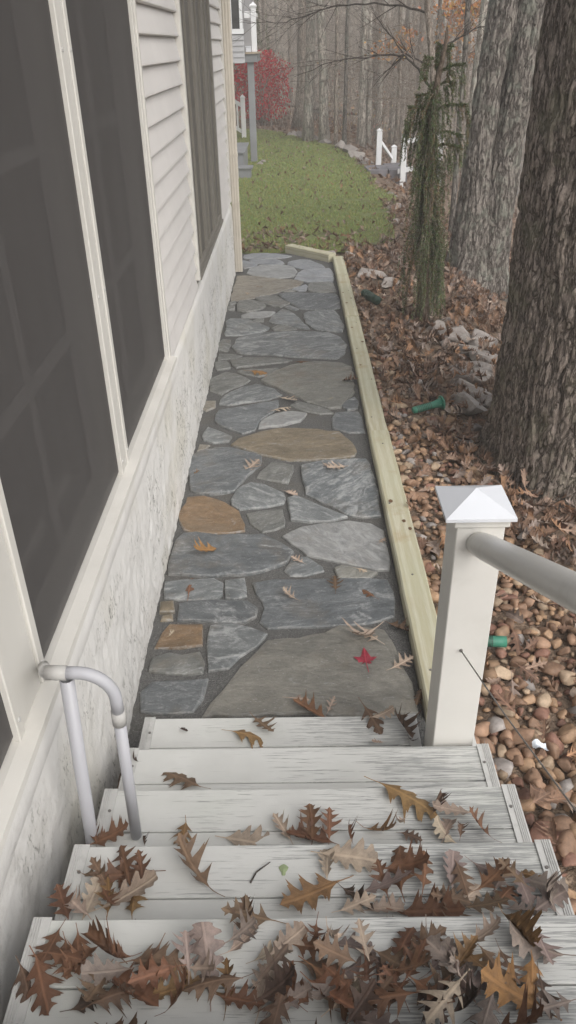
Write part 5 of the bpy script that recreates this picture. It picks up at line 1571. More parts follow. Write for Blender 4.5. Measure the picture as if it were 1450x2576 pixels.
# weeping spruce
def spruce(name, label, x, y, axis, strands, needle, seed, tone, wfun, arms=True, zmin=0.15, group=None):
    o = thing(name, label, 'tree', (x, y, g(x, y)))
    f = part_at(o)
    r = random.Random(seed); nr = np.random.default_rng(seed)
    ax = [Vector(p) for p in axis]
    H_ = [p.z for p in ax]
    def at(z): return Vector((np.interp(z, H_, [p.x for p in ax]), np.interp(z, H_, [p.y for p in ax]), z))
    rad = [0.055 * (1 - 0.88 * i / (len(ax) - 1)) * (needle / 0.016) for i in range(len(ax))]
    f(MB().tube(ax, rad, 10), 'trunk', M['bark_spruce'], smooth=True)
    pos = []; dirs = []; tw = MB(); cl = []
    def strand(pts, dens):
        tw.tube(pts, [0.003 * needle / 0.016, 0.0025 * needle / 0.016] + [0.0012 * needle / 0.016] * (len(pts) - 2), 3, cap=False)
        dead = r.random() < tone
        for i in range(len(pts) - 1):
            a, b = np.array(pts[i]), np.array(pts[i + 1])
            L = float(np.linalg.norm(b - a)); n_ = max(2, int(L * dens * 2.6))
            if L < 1e-6: continue
            d = (b - a) / L
            pos.append(a + (b - a) * nr.random((n_, 1)))
            q = nr.normal(size=(n_, 3)); q -= (q @ d)[:, None] * d; q /= np.linalg.norm(q, axis=1)[:, None]
            dd = q * 0.75 + d * 0.65; dirs.append(dd / np.linalg.norm(dd, axis=1)[:, None])
            lo, hi = ((0.075, 0.095, 0.042), (0.145, 0.170, 0.075)) if not dead else ((0.14, 0.11, 0.055), (0.22, 0.17, 0.085))
            cl.append(nr.uniform(lo, hi, (n_, 3)))
    top = ax[-1].z
    anchors = [(zmin + 0.3 + (top - zmin - (0.78 if arms else 0.5)) * r.random() ** 0.85, r.uniform(0, 2 * math.pi), r.uniform(0.5, 1.35)) for _ in range(max(12, strands // 9))]
    for s in range(strands):
        z0, a_, reach = anchors[s % len(anchors)]
        z0 += r.uniform(-0.05, 0.05) * needle / 0.016; a_ += r.gauss(0, 0.28)
        p = at(z0)
        w_ = wfun(z0) * reach * r.uniform(0.35, 1.15)
        out = Vector((math.cos(a_), math.sin(a_), 0))
        L = r.uniform(0.14, 0.62) * (0.6 + 0.6 * (1 - z0 / top)) * (needle / 0.016)
        L = min(L, z0 - zmin + 0.05)
        sway = Vector((r.uniform(-1, 1), r.uniform(-1, 1), 0)) * 0.05
        pts = [p, p + out * w_ * 0.6 + Vector((0, 0, r.uniform(-0.02, 0.08))), p + out * w_ + Vector((0, 0, -0.10 * L - 0.02))]
        for k in range(1, 5):
            pts.append(pts[2] + out * 0.03 * k / 4 + sway * k / 4 + Vector((r.uniform(-1, 1) * 0.015, r.uniform(-1, 1) * 0.015, -L * k / 4)))
        strand(pts, 115 * 0.016 / needle)
    if arms:
        for (z0, dx, dy, dz) in ((2.08, 0.20, -0.05, 0.06), (2.12, -0.14, 0.0, 0.08), (1.98, 0.16, 0.05, 0.02), (1.80, 0.28, -0.05, 0.04), (1.78, -0.21, -0.02, 0.05), (1.62, 0.27, 0.05, -0.02),
                                 (1.88, -0.15, 0.1, 0.03), (1.68, -0.22, 0.04, 0.0), (1.52, 0.24, -0.1, 0.0), (2.2, 0.07, 0.0, 0.08), (2.22, -0.06, 0.05, 0.07)):
            p = at(z0)
            e = p + Vector((dx, dy, dz)); m_ = p.lerp(e, 0.5) + Vector((0, 0, 0.02))
            strand([p, m_, e], 420); strand([p, m_, e + Vector((0.01, 0, -0.02))], 300)
            for k in range(7):
                q = p.lerp(e, r.uniform(0.35, 1.0)); h_ = r.uniform(0.10, 0.32)
                strand([q, q + Vector((dx * 0.15, dy * 0.1 + r.uniform(-.03, .03), -h_ * 0.4)), q + Vector((dx * 0.2, r.uniform(-.03, .03), -h_))], 150)
    f(tw, 'twig', M['twig'])
    Pn = np.concatenate(pos) - np.array(list(o.location)); D = np.concatenate(dirs); cl = np.concatenate(cl); n_ = len(Pn)
    S = np.cross(D, nr.normal(size=(n_, 3))); S /= np.linalg.norm(S, axis=1)[:, None]
    ln = nr.uniform(0.7, 1.25, n_)[:, None] * needle * 1.25
    v = np.stack([Pn - S * needle * 0.17, Pn + S * needle * 0.17, Pn + D * ln], 1).reshape(-1, 3)
    c = np.concatenate([np.repeat(cl, 3, 0), np.ones((3 * n_, 1))], 1)
    link('crown', bigmesh('crown', v, np.arange(3 * n_).reshape(n_, 3), M['needle'], smooth=False, col=c), o)
    return o
def wsp(z): return float(np.interp(z, [0.2, 0.5, 0.9, 1.3, 1.6, 1.8, 2.0, 2.3], [0.20, 0.18, 0.135, 0.13, 0.12, 0.10, 0.06, 0.03]))
spruce('weeping_spruce', 'narrow weeping spruce with drooping green branches beside the gravel', 1.26, 7.35, [(1.27, 7.4, -0.2), (1.24, 7.4, 0.3), (1.23, 7.4, 0.65), (1.23, 7.4, 1.27), (1.21, 7.4, 1.77), (1.24, 7.4, 2.05), (1.28, 7.4, 2.25), (1.285, 7.4, 2.40)], 300, 0.0205, 21, 0.14, wsp)
def wbig(z): return float(np.interp(z, [0, 1, 4, 8], [1.2, 1.5, 1.1, 0.2]))
spruce('dark_evergreen', 'dark green evergreen behind the red shrub beside the neighbouring deck', -2.1, 37.0, [(-2.1, 37, 0.0), (-2.1, 37, 3), (-2.1, 37, 6), (-2.1, 37, 8.5)], 240, 0.09, 31, 0.05, wbig, arms=False, zmin=0.6)

# ================================================================== fallen leaves
RED_OAK = [(0, .012), (.05, .02), (.10, .05), (.14, .10), (.18, .20), (.205, .27), (.225, .17), (.25, .20), (.275, .12), (.31, .085), (.355, .10), (.40, .24), (.435, .38), (.455, .27), (.48, .31), (.505, .18), (.545, .09), (.585, .10), (.63, .21), (.665, .32), (.685, .21), (.71, .23), (.735, .13), (.77, .075), (.82, .085), (.86, .15), (.885, .08), (.93, .055), (1, .0)]
PIN_OAK = [(0, .012), (.08, .015), (.15, .04), (.20, .15), (.24, .26), (.255, .20), (.275, .09), (.31, .05), (.38, .055), (.43, .20), (.47, .38), (.49, .30), (.51, .34), (.53, .18), (.555, .07), (.62, .06), (.66, .17), (.70, .30), (.72, .20), (.75, .07), (.82, .06), (.865, .14), (.89, .07), (.95, .035), (1, .0)]
WHITE_OAK = [(0, .012), (.07, .035), (.14, .09), (.19, .16), (.23, .16), (.27, .10), (.31, .14), (.36, .24), (.41, .25), (.45, .13), (.49, .12), (.54, .25), (.59, .31), (.64, .27), (.68, .14), (.72, .14), (.77, .23), (.82, .25), (.86, .18), (.89, .13), (.94, .15), (.98, .09), (1, .0)]
def leaf_verts(prof, seed, bend=0.5, cup=0.3, twist=0.2, ripple=0.02, sweep=0.32):
    r = random.Random(seed); rr = np.random.default_rng(seed)
    t = np.array([p[0] for p in prof]); w = np.array([p[1] for p in prof])
    rows = []
    uv = []
    jl = 1 + rr.normal(size=len(t)) * 0.10; jr = 1 + rr.normal(size=len(t)) * 0.10
    asym = r.uniform(-0.02, 0.02)
    for i in range(len(t)):
        wl_, wr_ = w[i] * jl[i], w[i] * jr[i]
        row = []
        for s, ww in ((-1, wl_), (-0.5, wl_), (0, 0), (0.5, wr_), (1, wr_)):
            x = s * ww; y = t[i] + sweep * abs(x) + (asym * s if s else 0) - 0.12
            row.append((x, y))
        rows.append(row)
    V = np.array(rows).reshape(-1, 2)
    x, y = V[:, 0], V[:, 1] + 0.12
    # curl
    k = bend
    zc = (1 - np.cos(k * y)) / max(abs(k), 1e-3) * np.sign(k) if abs(k) > 1e-3 else 0 * y
    yy = np.sin(k * y) / k if abs(k) > 1e-3 else y
    z = zc + cup * x * x * 2.2 + np.abs(x) * cup * 0.35 + twist * x * (y - 0.5)
    z = z + ripple * (vn(x * 7 + seed, y * 7, s=seed) - 0.5) * 2 * np.minimum(1, np.abs(x) * 6)
    xx = x * (1 - 0.25 * abs(cup) * np.abs(x) * 2)
    P = np.stack([xx, yy, z], 1)
    F_ = []
    n = len(t)
    for i in range(n - 1):
        for c in range(4):
            F_.append((i * 5 + c, i * 5 + c + 1, (i + 1) * 5 + c + 1, (i + 1) * 5 + c))
    UV = np.stack([x, y], 1)
    return P, F_, UV
def leaf_mesh(name, prof, seed, stalk=True, **k):
    P, F_, UV = leaf_verts(prof, seed, **k)
    r = random.Random(seed)
    verts = [tuple(p) for p in P]; uvs = [tuple(u) for u in UV]
    if stalk:
        b = len(verts); cx = r.uniform(-0.06, 0.06); cz = r.uniform(0.0, 0.08)
        for (x, y, z) in ((-0.011, 0.01, 0), (0.011, 0.01, 0), (cx * .5 + 0.008, -0.10, cz * .4), (cx * .5 - 0.008, -0.10, cz * .4), (cx + 0.009, -0.21, cz), (cx - 0.009, -0.21, cz)):
            verts.append((x, y, z)); uvs.append((0, 0))
        F_ = F_ + [(b, b + 3, b + 2, b + 1), (b + 3, b + 5, b + 4, b + 2)]
    me = bpy.data.meshes.new(name); me.from_pydata(verts, [], F_)
    l = me.uv_layers.new(name='UVMap')
    for lp in me.loops: l.data[lp.index].uv = uvs[lp.vertex_index]
    me.polygons.foreach_set('use_smooth', [True] * len(me.polygons))
    me.materials.append(M['leaf'])
    return me
LEAFV = {
 'oak': [leaf_mesh('oak_leaf', RED_OAK, 1, bend=0.5, cup=0.35, twist=0.3), leaf_mesh('oak_leaf', RED_OAK, 2, bend=-0.6, cup=-0.5, twist=-0.3, ripple=.035), leaf_mesh('oak_leaf', RED_OAK, 3, bend=1.1, cup=0.9, twist=0.5, ripple=.04),
         leaf_mesh('oak_leaf', RED_OAK, 4, bend=0.2, cup=1.3, twist=0.1, ripple=.03), leaf_mesh('oak_leaf', PIN_OAK, 5, bend=0.8, cup=0.6, twist=0.6, ripple=.03), leaf_mesh('oak_leaf', RED_OAK, 6, bend=-0.9, cup=-0.9, twist=0.5, ripple=.04)],
 'pin': [leaf_mesh('oak_leaf', PIN_OAK, 7, bend=0.3, cup=0.5, twist=0.2), leaf_mesh('oak_leaf', PIN_OAK, 8, bend=1.3, cup=0.9, twist=-0.8), leaf_mesh('oak_leaf', PIN_OAK, 9, bend=-0.7, cup=-0.6, twist=0.4)],
 'white': [leaf_mesh('oak_leaf', WHITE_OAK, 10, bend=0.4, cup=0.4, twist=0.2), leaf_mesh('oak_leaf', WHITE_OAK, 11, bend=-0.7, cup=0.9, twist=0.5, ripple=.035), leaf_mesh('oak_leaf', WHITE_OAK, 12, bend=1.2, cup=-0.7, twist=-0.5, ripple=.03)],
 'curled': [leaf_mesh('oak_leaf', WHITE_OAK, 13, bend=0.3, cup=3.2, twist=0.2, ripple=.02), leaf_mesh('oak_leaf', RED_OAK, 14, bend=2.0, cup=2.0, twist=0.6, ripple=.03)],
}
def maple_mesh():
    tips = [(-128, .42), (-70, .75), (0, 1.0), (70, .75), (128, .42)]
    pts = []
    for i, (a, L) in enumerate(tips):
        for da, q in ((-20, .55), (-10, .72), (0, 1.0), (10, .72), (20, .55)):
            pts.append((a + da, L * q * 0.55))
        if i < 4: pts.append(((a + tips[i + 1][0]) / 2, 0.25))
    pts.append((180, 0.05))
    vs = [(0, 0.36, 0.0)] ; uv = [(0, .4)]
    for a, L in pts:
        x, y = math.sin(R(a)) * L, 0.36 + math.cos(R(a)) * L
        vs.append((x, y, 0.25 * x * x + 0.05 * math.sin(a * 0.07))); uv.append((x, y))
    n = len(pts); fs = [(0, 1 + (i + 1) % n, 1 + i) for i in range(n)]
    b = len(vs); vs += [(-.012, .30, .01), (.012, .30, .01), (.05, -.12, .04), (.03, -.12, .04)]; uv += [(0, 0)] * 4
    fs.append((b, b + 1, b + 2, b + 3))
    me = bpy.data.meshes.new('maple_leaf'); me.from_pydata(vs, [], fs)
    l = me.uv_layers.new(name='UVMap')
    for lp in me.loops: l.data[lp.index].uv = uv[lp.vertex_index]
    me.polygons.foreach_set('use_smooth', [True] * len(fs)); me.materials.append(M['leaf'])
    return me
MAPLE = maple_mesh()
LCOL = {'r': (0.145, 0.078, 0.047), 'b': (0.13, 0.088, 0.06), 't': (0.34, 0.285, 0.23), 'o': (0.20, 0.125, 0.06), 'd': (0.07, 0.048, 0.038), 'p': (0.20, 0.165, 0.15), 'O': (0.235, 0.135, 0.055), 'R': (0.26, 0.035, 0.055)}
LWORD = {'r': 'russet', 'b': 'brown', 't': 'pale tan', 'o': 'ochre', 'd': 'dark brown', 'p': 'greyish', 'O': 'bright orange', 'R': 'red'}
STEP = {0.14: 'bottom step', 0.278: 'second step from the bottom', 0.416: 'third step from the bottom', 0.554: 'fourth step from the bottom', 0.692: 'top full step in view'}
r_ = random.Random(321)
for q in range(46):
    if q < 32: zf, yf, (xa_, xb_) = 0.692, r_.uniform(0.71, 0.86), r_.choice([(-0.52, -0.15), (-0.12, 0.2), (0.0, 0.38)])
    else: zf, yf, (xa_, xb_) = 0.554, r_.uniform(0.99, 1.12), r_.choice([(-0.5, -0.35), (0.1, 0.55), (0.22, 0.58)])
    xf = r_.uniform(xa_, xb_); af = r_.uniform(0, 6.28); lf_ = r_.uniform(0.08, 0.13)
    LEAVES.append((r_.choice('rrbbtpdr'), zf, xf, yf, xf + lf_ * math.cos(af), min(yf + lf_ * math.sin(af), yf + 0.06)))
placed = []
r_ = random.Random(123)
for i, (k, z, x0, y0, x1, y1) in enumerate(LEAVES):
    L = math.hypot(x1 - x0, y1 - y0)
    cx_, cy_ = (x0 + x1) / 2, (y0 + y1) / 2
    near = sum(1 for q in placed if abs(q[2] - z) < 0.02 and (q[0] - cx_) ** 2 + (q[1] - cy_) ** 2 < 0.055 ** 2)
    placed.append((cx_, cy_, z))
    if k == 'R': me = MAPLE; nm = 'maple_leaf'; L *= 1.45
    else:
        fam = 'curled' if (L < 0.07 and r_.random() < 0.35) else ('white' if k in 'tp' and r_.random() < 0.6 else ('pin' if r_.random() < 0.25 else 'oak'))
        if z == 0.0 and k == 't': fam = r_.choice(['pin', 'white', 'pin'])
        me = r_.choice(LEAFV[fam]); nm = 'oak_leaf'
    o = link(nm, me)
    s = max(L, 0.03) * (1.2 if z > 0.1 else 1.2)
    if z > 0.5: s = min(max(s, 0.10), 0.18)
    s *= 0.93 if z > 0.5 else 1.0; o.scale = (s * r_.uniform(0.8, 1.2), s, s * (r_.uniform(0.4, 0.95) if z > 0.1 else 0.55))
    an = math.atan2(-(x1 - x0), (y1 - y0))
    tilt = r_.uniform(-0.05, 0.22) if z == 0 else r_.uniform(-0.1, 0.26) + 0.05 * near
    o.rotation_euler = (tilt * 0.7, r_.uniform(-0.5, 0.5) * (1 if z else 0.3), an)
    zz = z + 0.010 + min(near, 6) * 0.007 + (0.008 if me in LEAFV['oak'][1::4] + LEAFV['pin'][2:] else 0)
    o.location = (x0, y0, zz)
    f = r_.uniform(0.8, 1.2); c = LCOL[k]
    o.color = (c[0] * f, c[1] * f * r_.uniform(0.95, 1.05), c[2] * f, 1)
    if z in STEP:
        zone = 'by the house wall' if cx_ < -0.28 else ('left of the middle' if cx_ < -0.02 else ('right of the middle' if cx_ < 0.25 else 'by the railing end'))
        big = 'large' if s > 0.13 else 'small'
        lab = '%s %s oak leaf on the %s %s' % (big, LWORD[k], STEP[z], zone); grp = '%s %s leaves on the %s %s' % (big, LWORD[k], STEP[z], zone)
    else:
        far_ = cy_ > 4.4
        lab = '%s dry oak leaf on the %s half of the flagstone path' % (LWORD[k], 'far' if far_ else 'near'); grp = '%s leaves on the %s flagstones' % (LWORD[k], 'far' if far_ else 'near')
    if k == 'R': lab = 'small red maple leaf on the large front flagstone'; grp = 'leaves on the flagstones'
    if k == 'O' and z == 0.0: lab = 'curled orange leaf by the far flagstones' if cy_ > 4.4 else 'orange oak leaf on the blue grey slab near the house wall'
    if k == 'O' and z > 0.6: lab = 'large bright ochre oak leaf at the railing end of the top full step' if abs(x1 - x0) > 0.05 else 'upright bright ochre oak leaf beside the largest ochre leaf on the top full step'
    tag(o, lab, 'leaf', grp)

# ================================================================== river stones
def pebble(seed, base):
    r = np.random.default_rng(seed); v, f = base; v = v.copy()
    for _ in range(10):
        n = r.normal(size=3); n /= np.linalg.norm(n); d = r.uniform(0.38, 0.8)
        v -= np.outer(np.maximum(0, v @ n - d), n) * 0.93
    k = 1 + 0.22 * (fbm(v[:, 0] * 1.3 + seed * 3.1, v[:, 1] * 1.3, v[:, 2] * 1.3, s=seed, o=2) - 0.5)
    v = v * k[:, None] * np.array([1.0, r.uniform(0.68, 0.9), r.uniform(0.5, 0.72)])
    return v, f
PEB1 = [pebble(s, ICO1) for s in range(10)]
PEB2 = []
for s in range(14):
    v, f = pebble(60 + s, ICO2); PEB2.append(bigmesh('river_stone', v, f, M['pebble']))
def stone_col(r):
    t = r.random()
    if t < 0.40: c = (0.28, 0.175, 0.115)
    elif t < 0.64: c = (0.34, 0.22, 0.135)
    elif t < 0.78: c = (0.23, 0.125, 0.09)
    elif t < 0.92: c = (0.39, 0.29, 0.20)
    else: c = (0.30, 0.27, 0.25)
    f = r.uniform(0.72, 1.3)
    return tuple(q * f for q in c)
r_ = random.Random(909)
ST = []
cell = 0.047
yv = 0.25
while yv < 8.6:
    xr_ = float(np.interp(yv, [0, 2, 3.6, 4.2, 5.0, 6.0, 7.0, 8.6], [2.6, 2.6, 1.75, 1.28, 1.22, 1.15, 1.1, 0.95]))
    xv = 0.665
    while xv < xr_:
        x = xv + r_.uniform(-.4, .4) * cell; y = yv + r_.uniform(-.4, .4) * cell
        keep_ = 1.0 if y < 5.2 else (0.75 if y < 6.5 else 0.35)
        if x > 1.35 and y > 2.8: keep_ *= 0.45
        if x > 0.645 and r_.random() < keep_ and (x - 1.86) ** 2 + (y - 4.5) ** 2 > 0.70 ** 2:
            s = cell * r_.choice([0.36, 0.46, 0.55, 0.64, 0.74, 0.9, 1.08]) * (1.32 if y < 2.2 else 1.12) * r_.uniform(.9, 1.1)
            ST.append((x, y, s))
        xv += cell
    yv += cell
# tells which stones and leaves are largest in view; those become things of their own, the rest one mass
def in_view(x, y, z):
    d = Vector((x, y, z)) - CAM; dz_ = d.dot(fwd)
    if dz_ <= 0.1: return None
    u_ = d.dot(right) / dz_ * 1943 + 725; v_ = 1288 - d.dot(up) / dz_ * 1943
    return u_, v_, dz_
cand = []
for i, (x, y, s) in enumerate(ST):
    q = in_view(x, y, -0.03)
    if q and -10 < q[0] < 1440 and 0 < q[1] < 2560:
        u_, v_, dz_ = q
        if 1085 < u_ < 1255 and 1230 < v_ < 1880: continue      # behind the post
        if v_ > 1880 and u_ < 1240 + (v_ - 1880) * 0.42: continue   # under the treads
        if u_ > 1190 and 1350 < v_ < 1560 and v_ > 1330 + (u_ - 1190) * 0.3 and v_ < 1430 + (u_ - 1190) * 0.5: continue
        cand.append((s / dz_, i))
cand.sort(reverse=True)
single = set(i for _, i in cand[:290])
mv = []; mf = []; mc = []; off_ = 0
for i, (x, y, s) in enumerate(ST):
    z = g(x, y) + s * r_.uniform(0.15, 0.6) + (0.012 if r_.random() < 0.25 else 0)
    c = stone_col(r_)
    e = (r_.uniform(-.5, .5), r_.uniform(-.5, .5), r_.uniform(0, 6.28))
    if i in single:
        o = link('river_stone', PEB2[r_.randrange(14)]); o.location = (x, y, z); o.scale = (s, s, s); o.rotation_euler = e; o.color = (*c, 1)
        if y < 1.55: w_ = 'beside the third step from the bottom'
        elif y < 1.9: w_ = 'beside the second step from the bottom'
        elif y < 2.4: w_ = 'level with the white railing post'
        elif y < 2.75: w_ = 'just beyond the white railing post'
        elif x < 0.95: w_ = 'close along the pale edging timber'
        else: w_ = 'between the edging timber and the oak'
        hue = 'pale' if sum(c) > 0.74 else ('reddish brown' if c[0] > 1.6 * c[1] else 'tan')
        big = 'large' if s > 0.04 else 'small'; tag(o, '%s %s river stone in the bed %s' % (big, hue, w_), 'stone', '%s %s river stones %s' % (big, hue, w_))
    else:
        v, f = PEB1[r_.randrange(10)]
        Rm = np.array(Matrix.Rotation(e[2], 3, 'Z') @ Matrix.Rotation(e[0], 3, 'X') @ Matrix.Rotation(e[1], 3, 'Y'))
        mv.append((v * s) @ Rm.T + np.array([x, y, z])); mf.append(f + off_); off_ += len(v); mc.append(np.tile((*c, 1), (len(v), 1)))
tag(link('river_gravel', bigmesh('river_gravel', np.concatenate(mv), np.concatenate(mf), M['pebble_mass'], col=np.concatenate(mc))), 'mass of smaller brown river stones filling the bed by the path', 'gravel', kind='stuff')

# ================================================================== leaf litter
def simple_leaf(seed, prof, **k):
    P, F_, UV = leaf_verts(prof, seed, **k)
    n = len(prof)
    sel = []
    for i in range(n): sel += [i * 5, i * 5 + 2, i * 5 + 4]
    Pq = P[sel]; fq = []
    for i in range(n - 1):
        fq += [(i * 3, i * 3 + 1, (i + 1) * 3 + 1, (i + 1) * 3), (i * 3 + 1, i * 3 + 2, (i + 1) * 3 + 2, (i + 1) * 3 + 1)]
    return Pq - np.array([0, 0.5, 0]), np.array(fq)
def thin(prof):  # fewer stations
    return [p for i, p in enumerate(prof) if i % 2 == 0 or p[1] > 0.2 or i == len(prof) - 1]
SIMPLE = [simple_leaf(s, thin(p), bend=b, cup=c, twist=t) for s, (p, b, c, t) in enumerate([(RED_OAK, .8, .8, .4), (RED_OAK, -1.0, -.8, .5), (WHITE_OAK, 1.2, 1.2, -.5), (PIN_OAK, .6, 1.5, .6), (RED_OAK, 1.8, 1.0, .3), (WHITE_OAK, -.8, 1.0, .8)])]
LIT = []
def scatter(n, fx, fy, size, lift, dens=None):
    for _ in range(n):
        x, y = fx(), fy()
        if dens is not None and r_.random() > dens(x, y): continue
        LIT.append((x, y, r_.uniform(*size), lift))
r_ = random.Random(4242)
def dens_bed(x, y):
    if x < 0.645: return 0
    if 0.80 < x < 1.12 and 4.96 < y < 5.22: return 0
    if 0.68 < x < 0.94 and 7.7 < y < 8.35: return 0
    if any(abs(x - q[0]) < q[3] * 0.8 and abs(y - q[1]) < q[4] * 0.8 for q in BOULDERS[:19]) and r_.random() < 0.6: return 0
    if (x - 1.86) ** 2 + (y - 4.5) ** 2 < 0.62 ** 2: return 0
    a_ = 0.2 + 0.8 * float(sm((x - 0.66) / 0.55 + (y - 4.4) * 0.2))
    if y < 3.6: a_ = 0.26 + 0.7 * float(sm((x - 1.0) / 0.45))
    return a_ * (0.35 + 0.9 * float(vn(x * 3.2, y * 2.4, s=77)))
scatter(5200, lambda: r_.uniform(0.64, 2.3), lambda: r_.uniform(0.5, 10.4), (0.07, 0.14), 0.045, dens_bed)
scatter(3300, lambda: r_.uniform(1.5, 4.6), lambda: r_.uniform(3.0, 14.0), (0.08, 0.15), 0.03, lambda x, y: 0 if (x - 1.86) ** 2 + (y - 4.5) ** 2 < 0.62 ** 2 or any(abs(x - q[0]) < q[3] * 0.8 and abs(y - q[1]) < q[4] * 0.8 for q in BOULDERS[:19]) else 1)
scatter(430, lambda: r_.uniform(-0.8, 1.8), lambda: 10.3 + 15 * r_.random() ** 1.5, (0.05, 0.11), 0.03, lambda x, y: 1 if x < float(lawn_edge(y)) else 0)
scatter(150, lambda: r_.uniform(-0.75, 1.0), lambda: r_.uniform(10.25, 11.6), (0.06, 0.13), 0.035)
scatter(2500, lambda: r_.uniform(1.2, 7), lambda: r_.uniform(10.5, 30), (0.09, 0.16), 0.03, lambda x, y: 0 if x < float(lawn_edge(y)) - 0.1 else 1)
scatter(900, lambda: r_.uniform(-2.5, 1.5), lambda: r_.uniform(25.5, 34), (0.09, 0.16), 0.03, lambda x, y: 1 if x > float(lawn_edge(min(y, 28.6))) - 0.3 else 0)
PAL = [(0.24, 0.155, 0.11), (0.20, 0.125, 0.085), (0.30, 0.215, 0.165), (0.27, 0.215, 0.185), (0.17, 0.105, 0.075), (0.29, 0.17, 0.10), (0.34, 0.27, 0.22)]
# the nearest litter leaves are things of their own
sc_ = []
for i, (x, y, s, lf) in enumerate(LIT):
    q = in_view(x, y, g(x, y))
    if q and 0 < q[0] < 1445 and 0 < q[1] < 2570 and y < 9:
        u_, v_, dz_ = q
        if 1085 < u_ < 1255 and 1230 < v_ < 1880: continue
        if v_ > 1880 and u_ < 1240 + (v_ - 1880) * 0.42: continue
        if u_ > 1190 and v_ > 1330 + (u_ - 1190) * 0.3 and v_ < 1430 + (u_ - 1190) * 0.5: continue
        sc_.append((s / dz_, i))
sc_.sort(reverse=True)
one = set(i for _, i in sc_[:90])
ALLV = LEAFV['oak'] + LEAFV['white'] + LEAFV['pin']
mv = []; mf = []; mc = []; off_ = 0
for i, (x, y, s, lf) in enumerate(LIT):
    z = g(x, y) + lf + r_.uniform(-0.01, 0.035)
    c = r_.choice(PAL); f_ = r_.uniform(0.7, 1.25); c = tuple(q * f_ for q in c)
    e = (r_.gauss(0, 0.38), r_.gauss(0, 0.38), r_.uniform(0, 6.28))
    if i in one:
        me = r_.choice(ALLV)
        o = link('oak_leaf', me); o.location = (x, y, z + 0.012); o.scale = (s, s, s); o.rotation_euler = e; o.color = (*c, 1)
        w_ = 'just beyond the railing post' if y < 3.2 else ('around the foot of the oak' if x > 1.15 else 'between the timbers and the boulders')
        hue = 'pale' if sum(c) > 0.62 else 'brown'
        tag(o, '%s fallen oak leaf on the river stones %s' % (hue, w_), 'leaf', '%s leaves on the gravel %s' % (hue, w_))
    else:
        v, f = SIMPLE[r_.randrange(6)]
        Rm = np.array(Matrix.Rotation(e[2], 3, 'Z') @ Matrix.Rotation(e[0], 3, 'X') @ Matrix.Rotation(e[1], 3, 'Y'))
        mv.append((v * s) @ Rm.T + np.array([x, y, z])); mf.append(f + off_); off_ += len(v); mc.append(np.tile((*c, 1), (len(v), 1)))
tag(link('leaf_litter', bigmesh('leaf_litter', np.concatenate(mv), np.concatenate(mf), M['litter'], col=np.concatenate(mc))), 'carpet of dry brown leaves over bed, bank and wood floor', 'leaves', kind='stuff')

# ================================================================== grass
n = 90000
gy_ = 10.3 + 18 * NR.random(n) ** 1.5; gx_ = NR.uniform(-1.7, 1.9, n)
okg = in_lawn(gx_, gy_) & (fbm(gx_ * 1.7, gy_ * 1.7, s=71, o=3) + 0.25 * np.clip((gy_ - 10.2) / 2.5, 0, 1) > 0.46)
gx_, gy_ = gx_[okg], gy_[okg]; n = len(gx_)
gz_ = G(gx_, gy_) + 0.015
a_ = NR.uniform(0, 2 * np.pi, n); h_ = NR.uniform(0.02, 0.05, n); w_ = NR.uniform(0.003, 0.006, n) * (1 + (gy_ - 10) * 0.08)
ux, uy = np.cos(a_) * w_, np.sin(a_) * w_
bx_, by_ = NR.normal(size=n) * 0.018, NR.normal(size=n) * 0.018
v = np.stack([np.stack([gx_ - ux, gy_ - uy, gz_], 1), np.stack([gx_ + ux, gy_ + uy, gz_], 1), np.stack([gx_ + bx_, gy_ + by_, gz_ + h_], 1)], 1).reshape(-1, 3)
c = np.stack([NR.uniform(0.20, 0.33, n), NR.uniform(0.25, 0.35, n), NR.uniform(0.08, 0.135, n), np.ones(n)], 1)
tag(link('grass', bigmesh('grass', v, np.arange(3 * n).reshape(n, 3), M['blade'], smooth=False, col=np.repeat(c, 3, 0))), 'short green grass blades of the lawn', 'grass', kind='stuff')

# ================================================================== small things in the gravel
def green_spike(label, p0, p1, r0, flange, seed, mat, ribs=9):
    a = Vector(p0); b = Vector(p1); d = (b - a); L = d.length
    o = thing('garden_light', label, 'garden light', p0)
    o.rotation_euler = d.to_track_quat('Z', 'Y').to_euler()
    MB().tube([(0, 0, 0), (0, 0, 0.02), (0, 0, L * 0.72), (0, 0, L * 0.95)], [r0 * 0.85, r0, r0, r0 * (1.5 if flange else 1.0)], 18).build('barrel', mat, o, smooth=True)
    for k in range(ribs):
        z = L * (0.12 + 0.5 * k / ribs)
        MB().tube([(0, 0, z), (0, 0, z + L * 0.022)], r0 * 1.06, 18).build('rib', M['green_dark'], o)
    if flange:
        MB().tube([(0, 0, L * 0.951), (0, 0, L * 0.985), (0, 0, L)], [r0 * 1.95, r0 * 2.0, r0 * 1.8], 22).build('flange', mat, o, smooth=False)
        MB().tube([(0, 0, L + 0.0005), (0, 0, L + 0.006)], r0 * 1.45, 22).build('lens', M['green_dark'], o)
    return o
green_spike('green plastic garden light with round flange lying in the leaves near the oak', (0.845, 5.10, 0.045), (1.065, 5.17, 0.075), 0.026, True, 1, M['green_plastic'])
green_spike('green ribbed plastic tube end poking out beyond the white railing post', (0.75, 2.63, 0.03), (0.925, 2.62, 0.028), 0.025, False, 2, M['green_plastic'], 12)
green_spike('dark green plastic garden light lying beside the far edging timber', (0.755, 8.22, 0.03), (0.865, 7.86, 0.045), 0.045, False, 3, M['green_dark'], 3)
o = thing('plastic_scrap', 'crumpled white plastic scrap among the river stones', 'scrap', (0.905, 2.03, 0.02))
vs = []; r_ = random.Random(6)
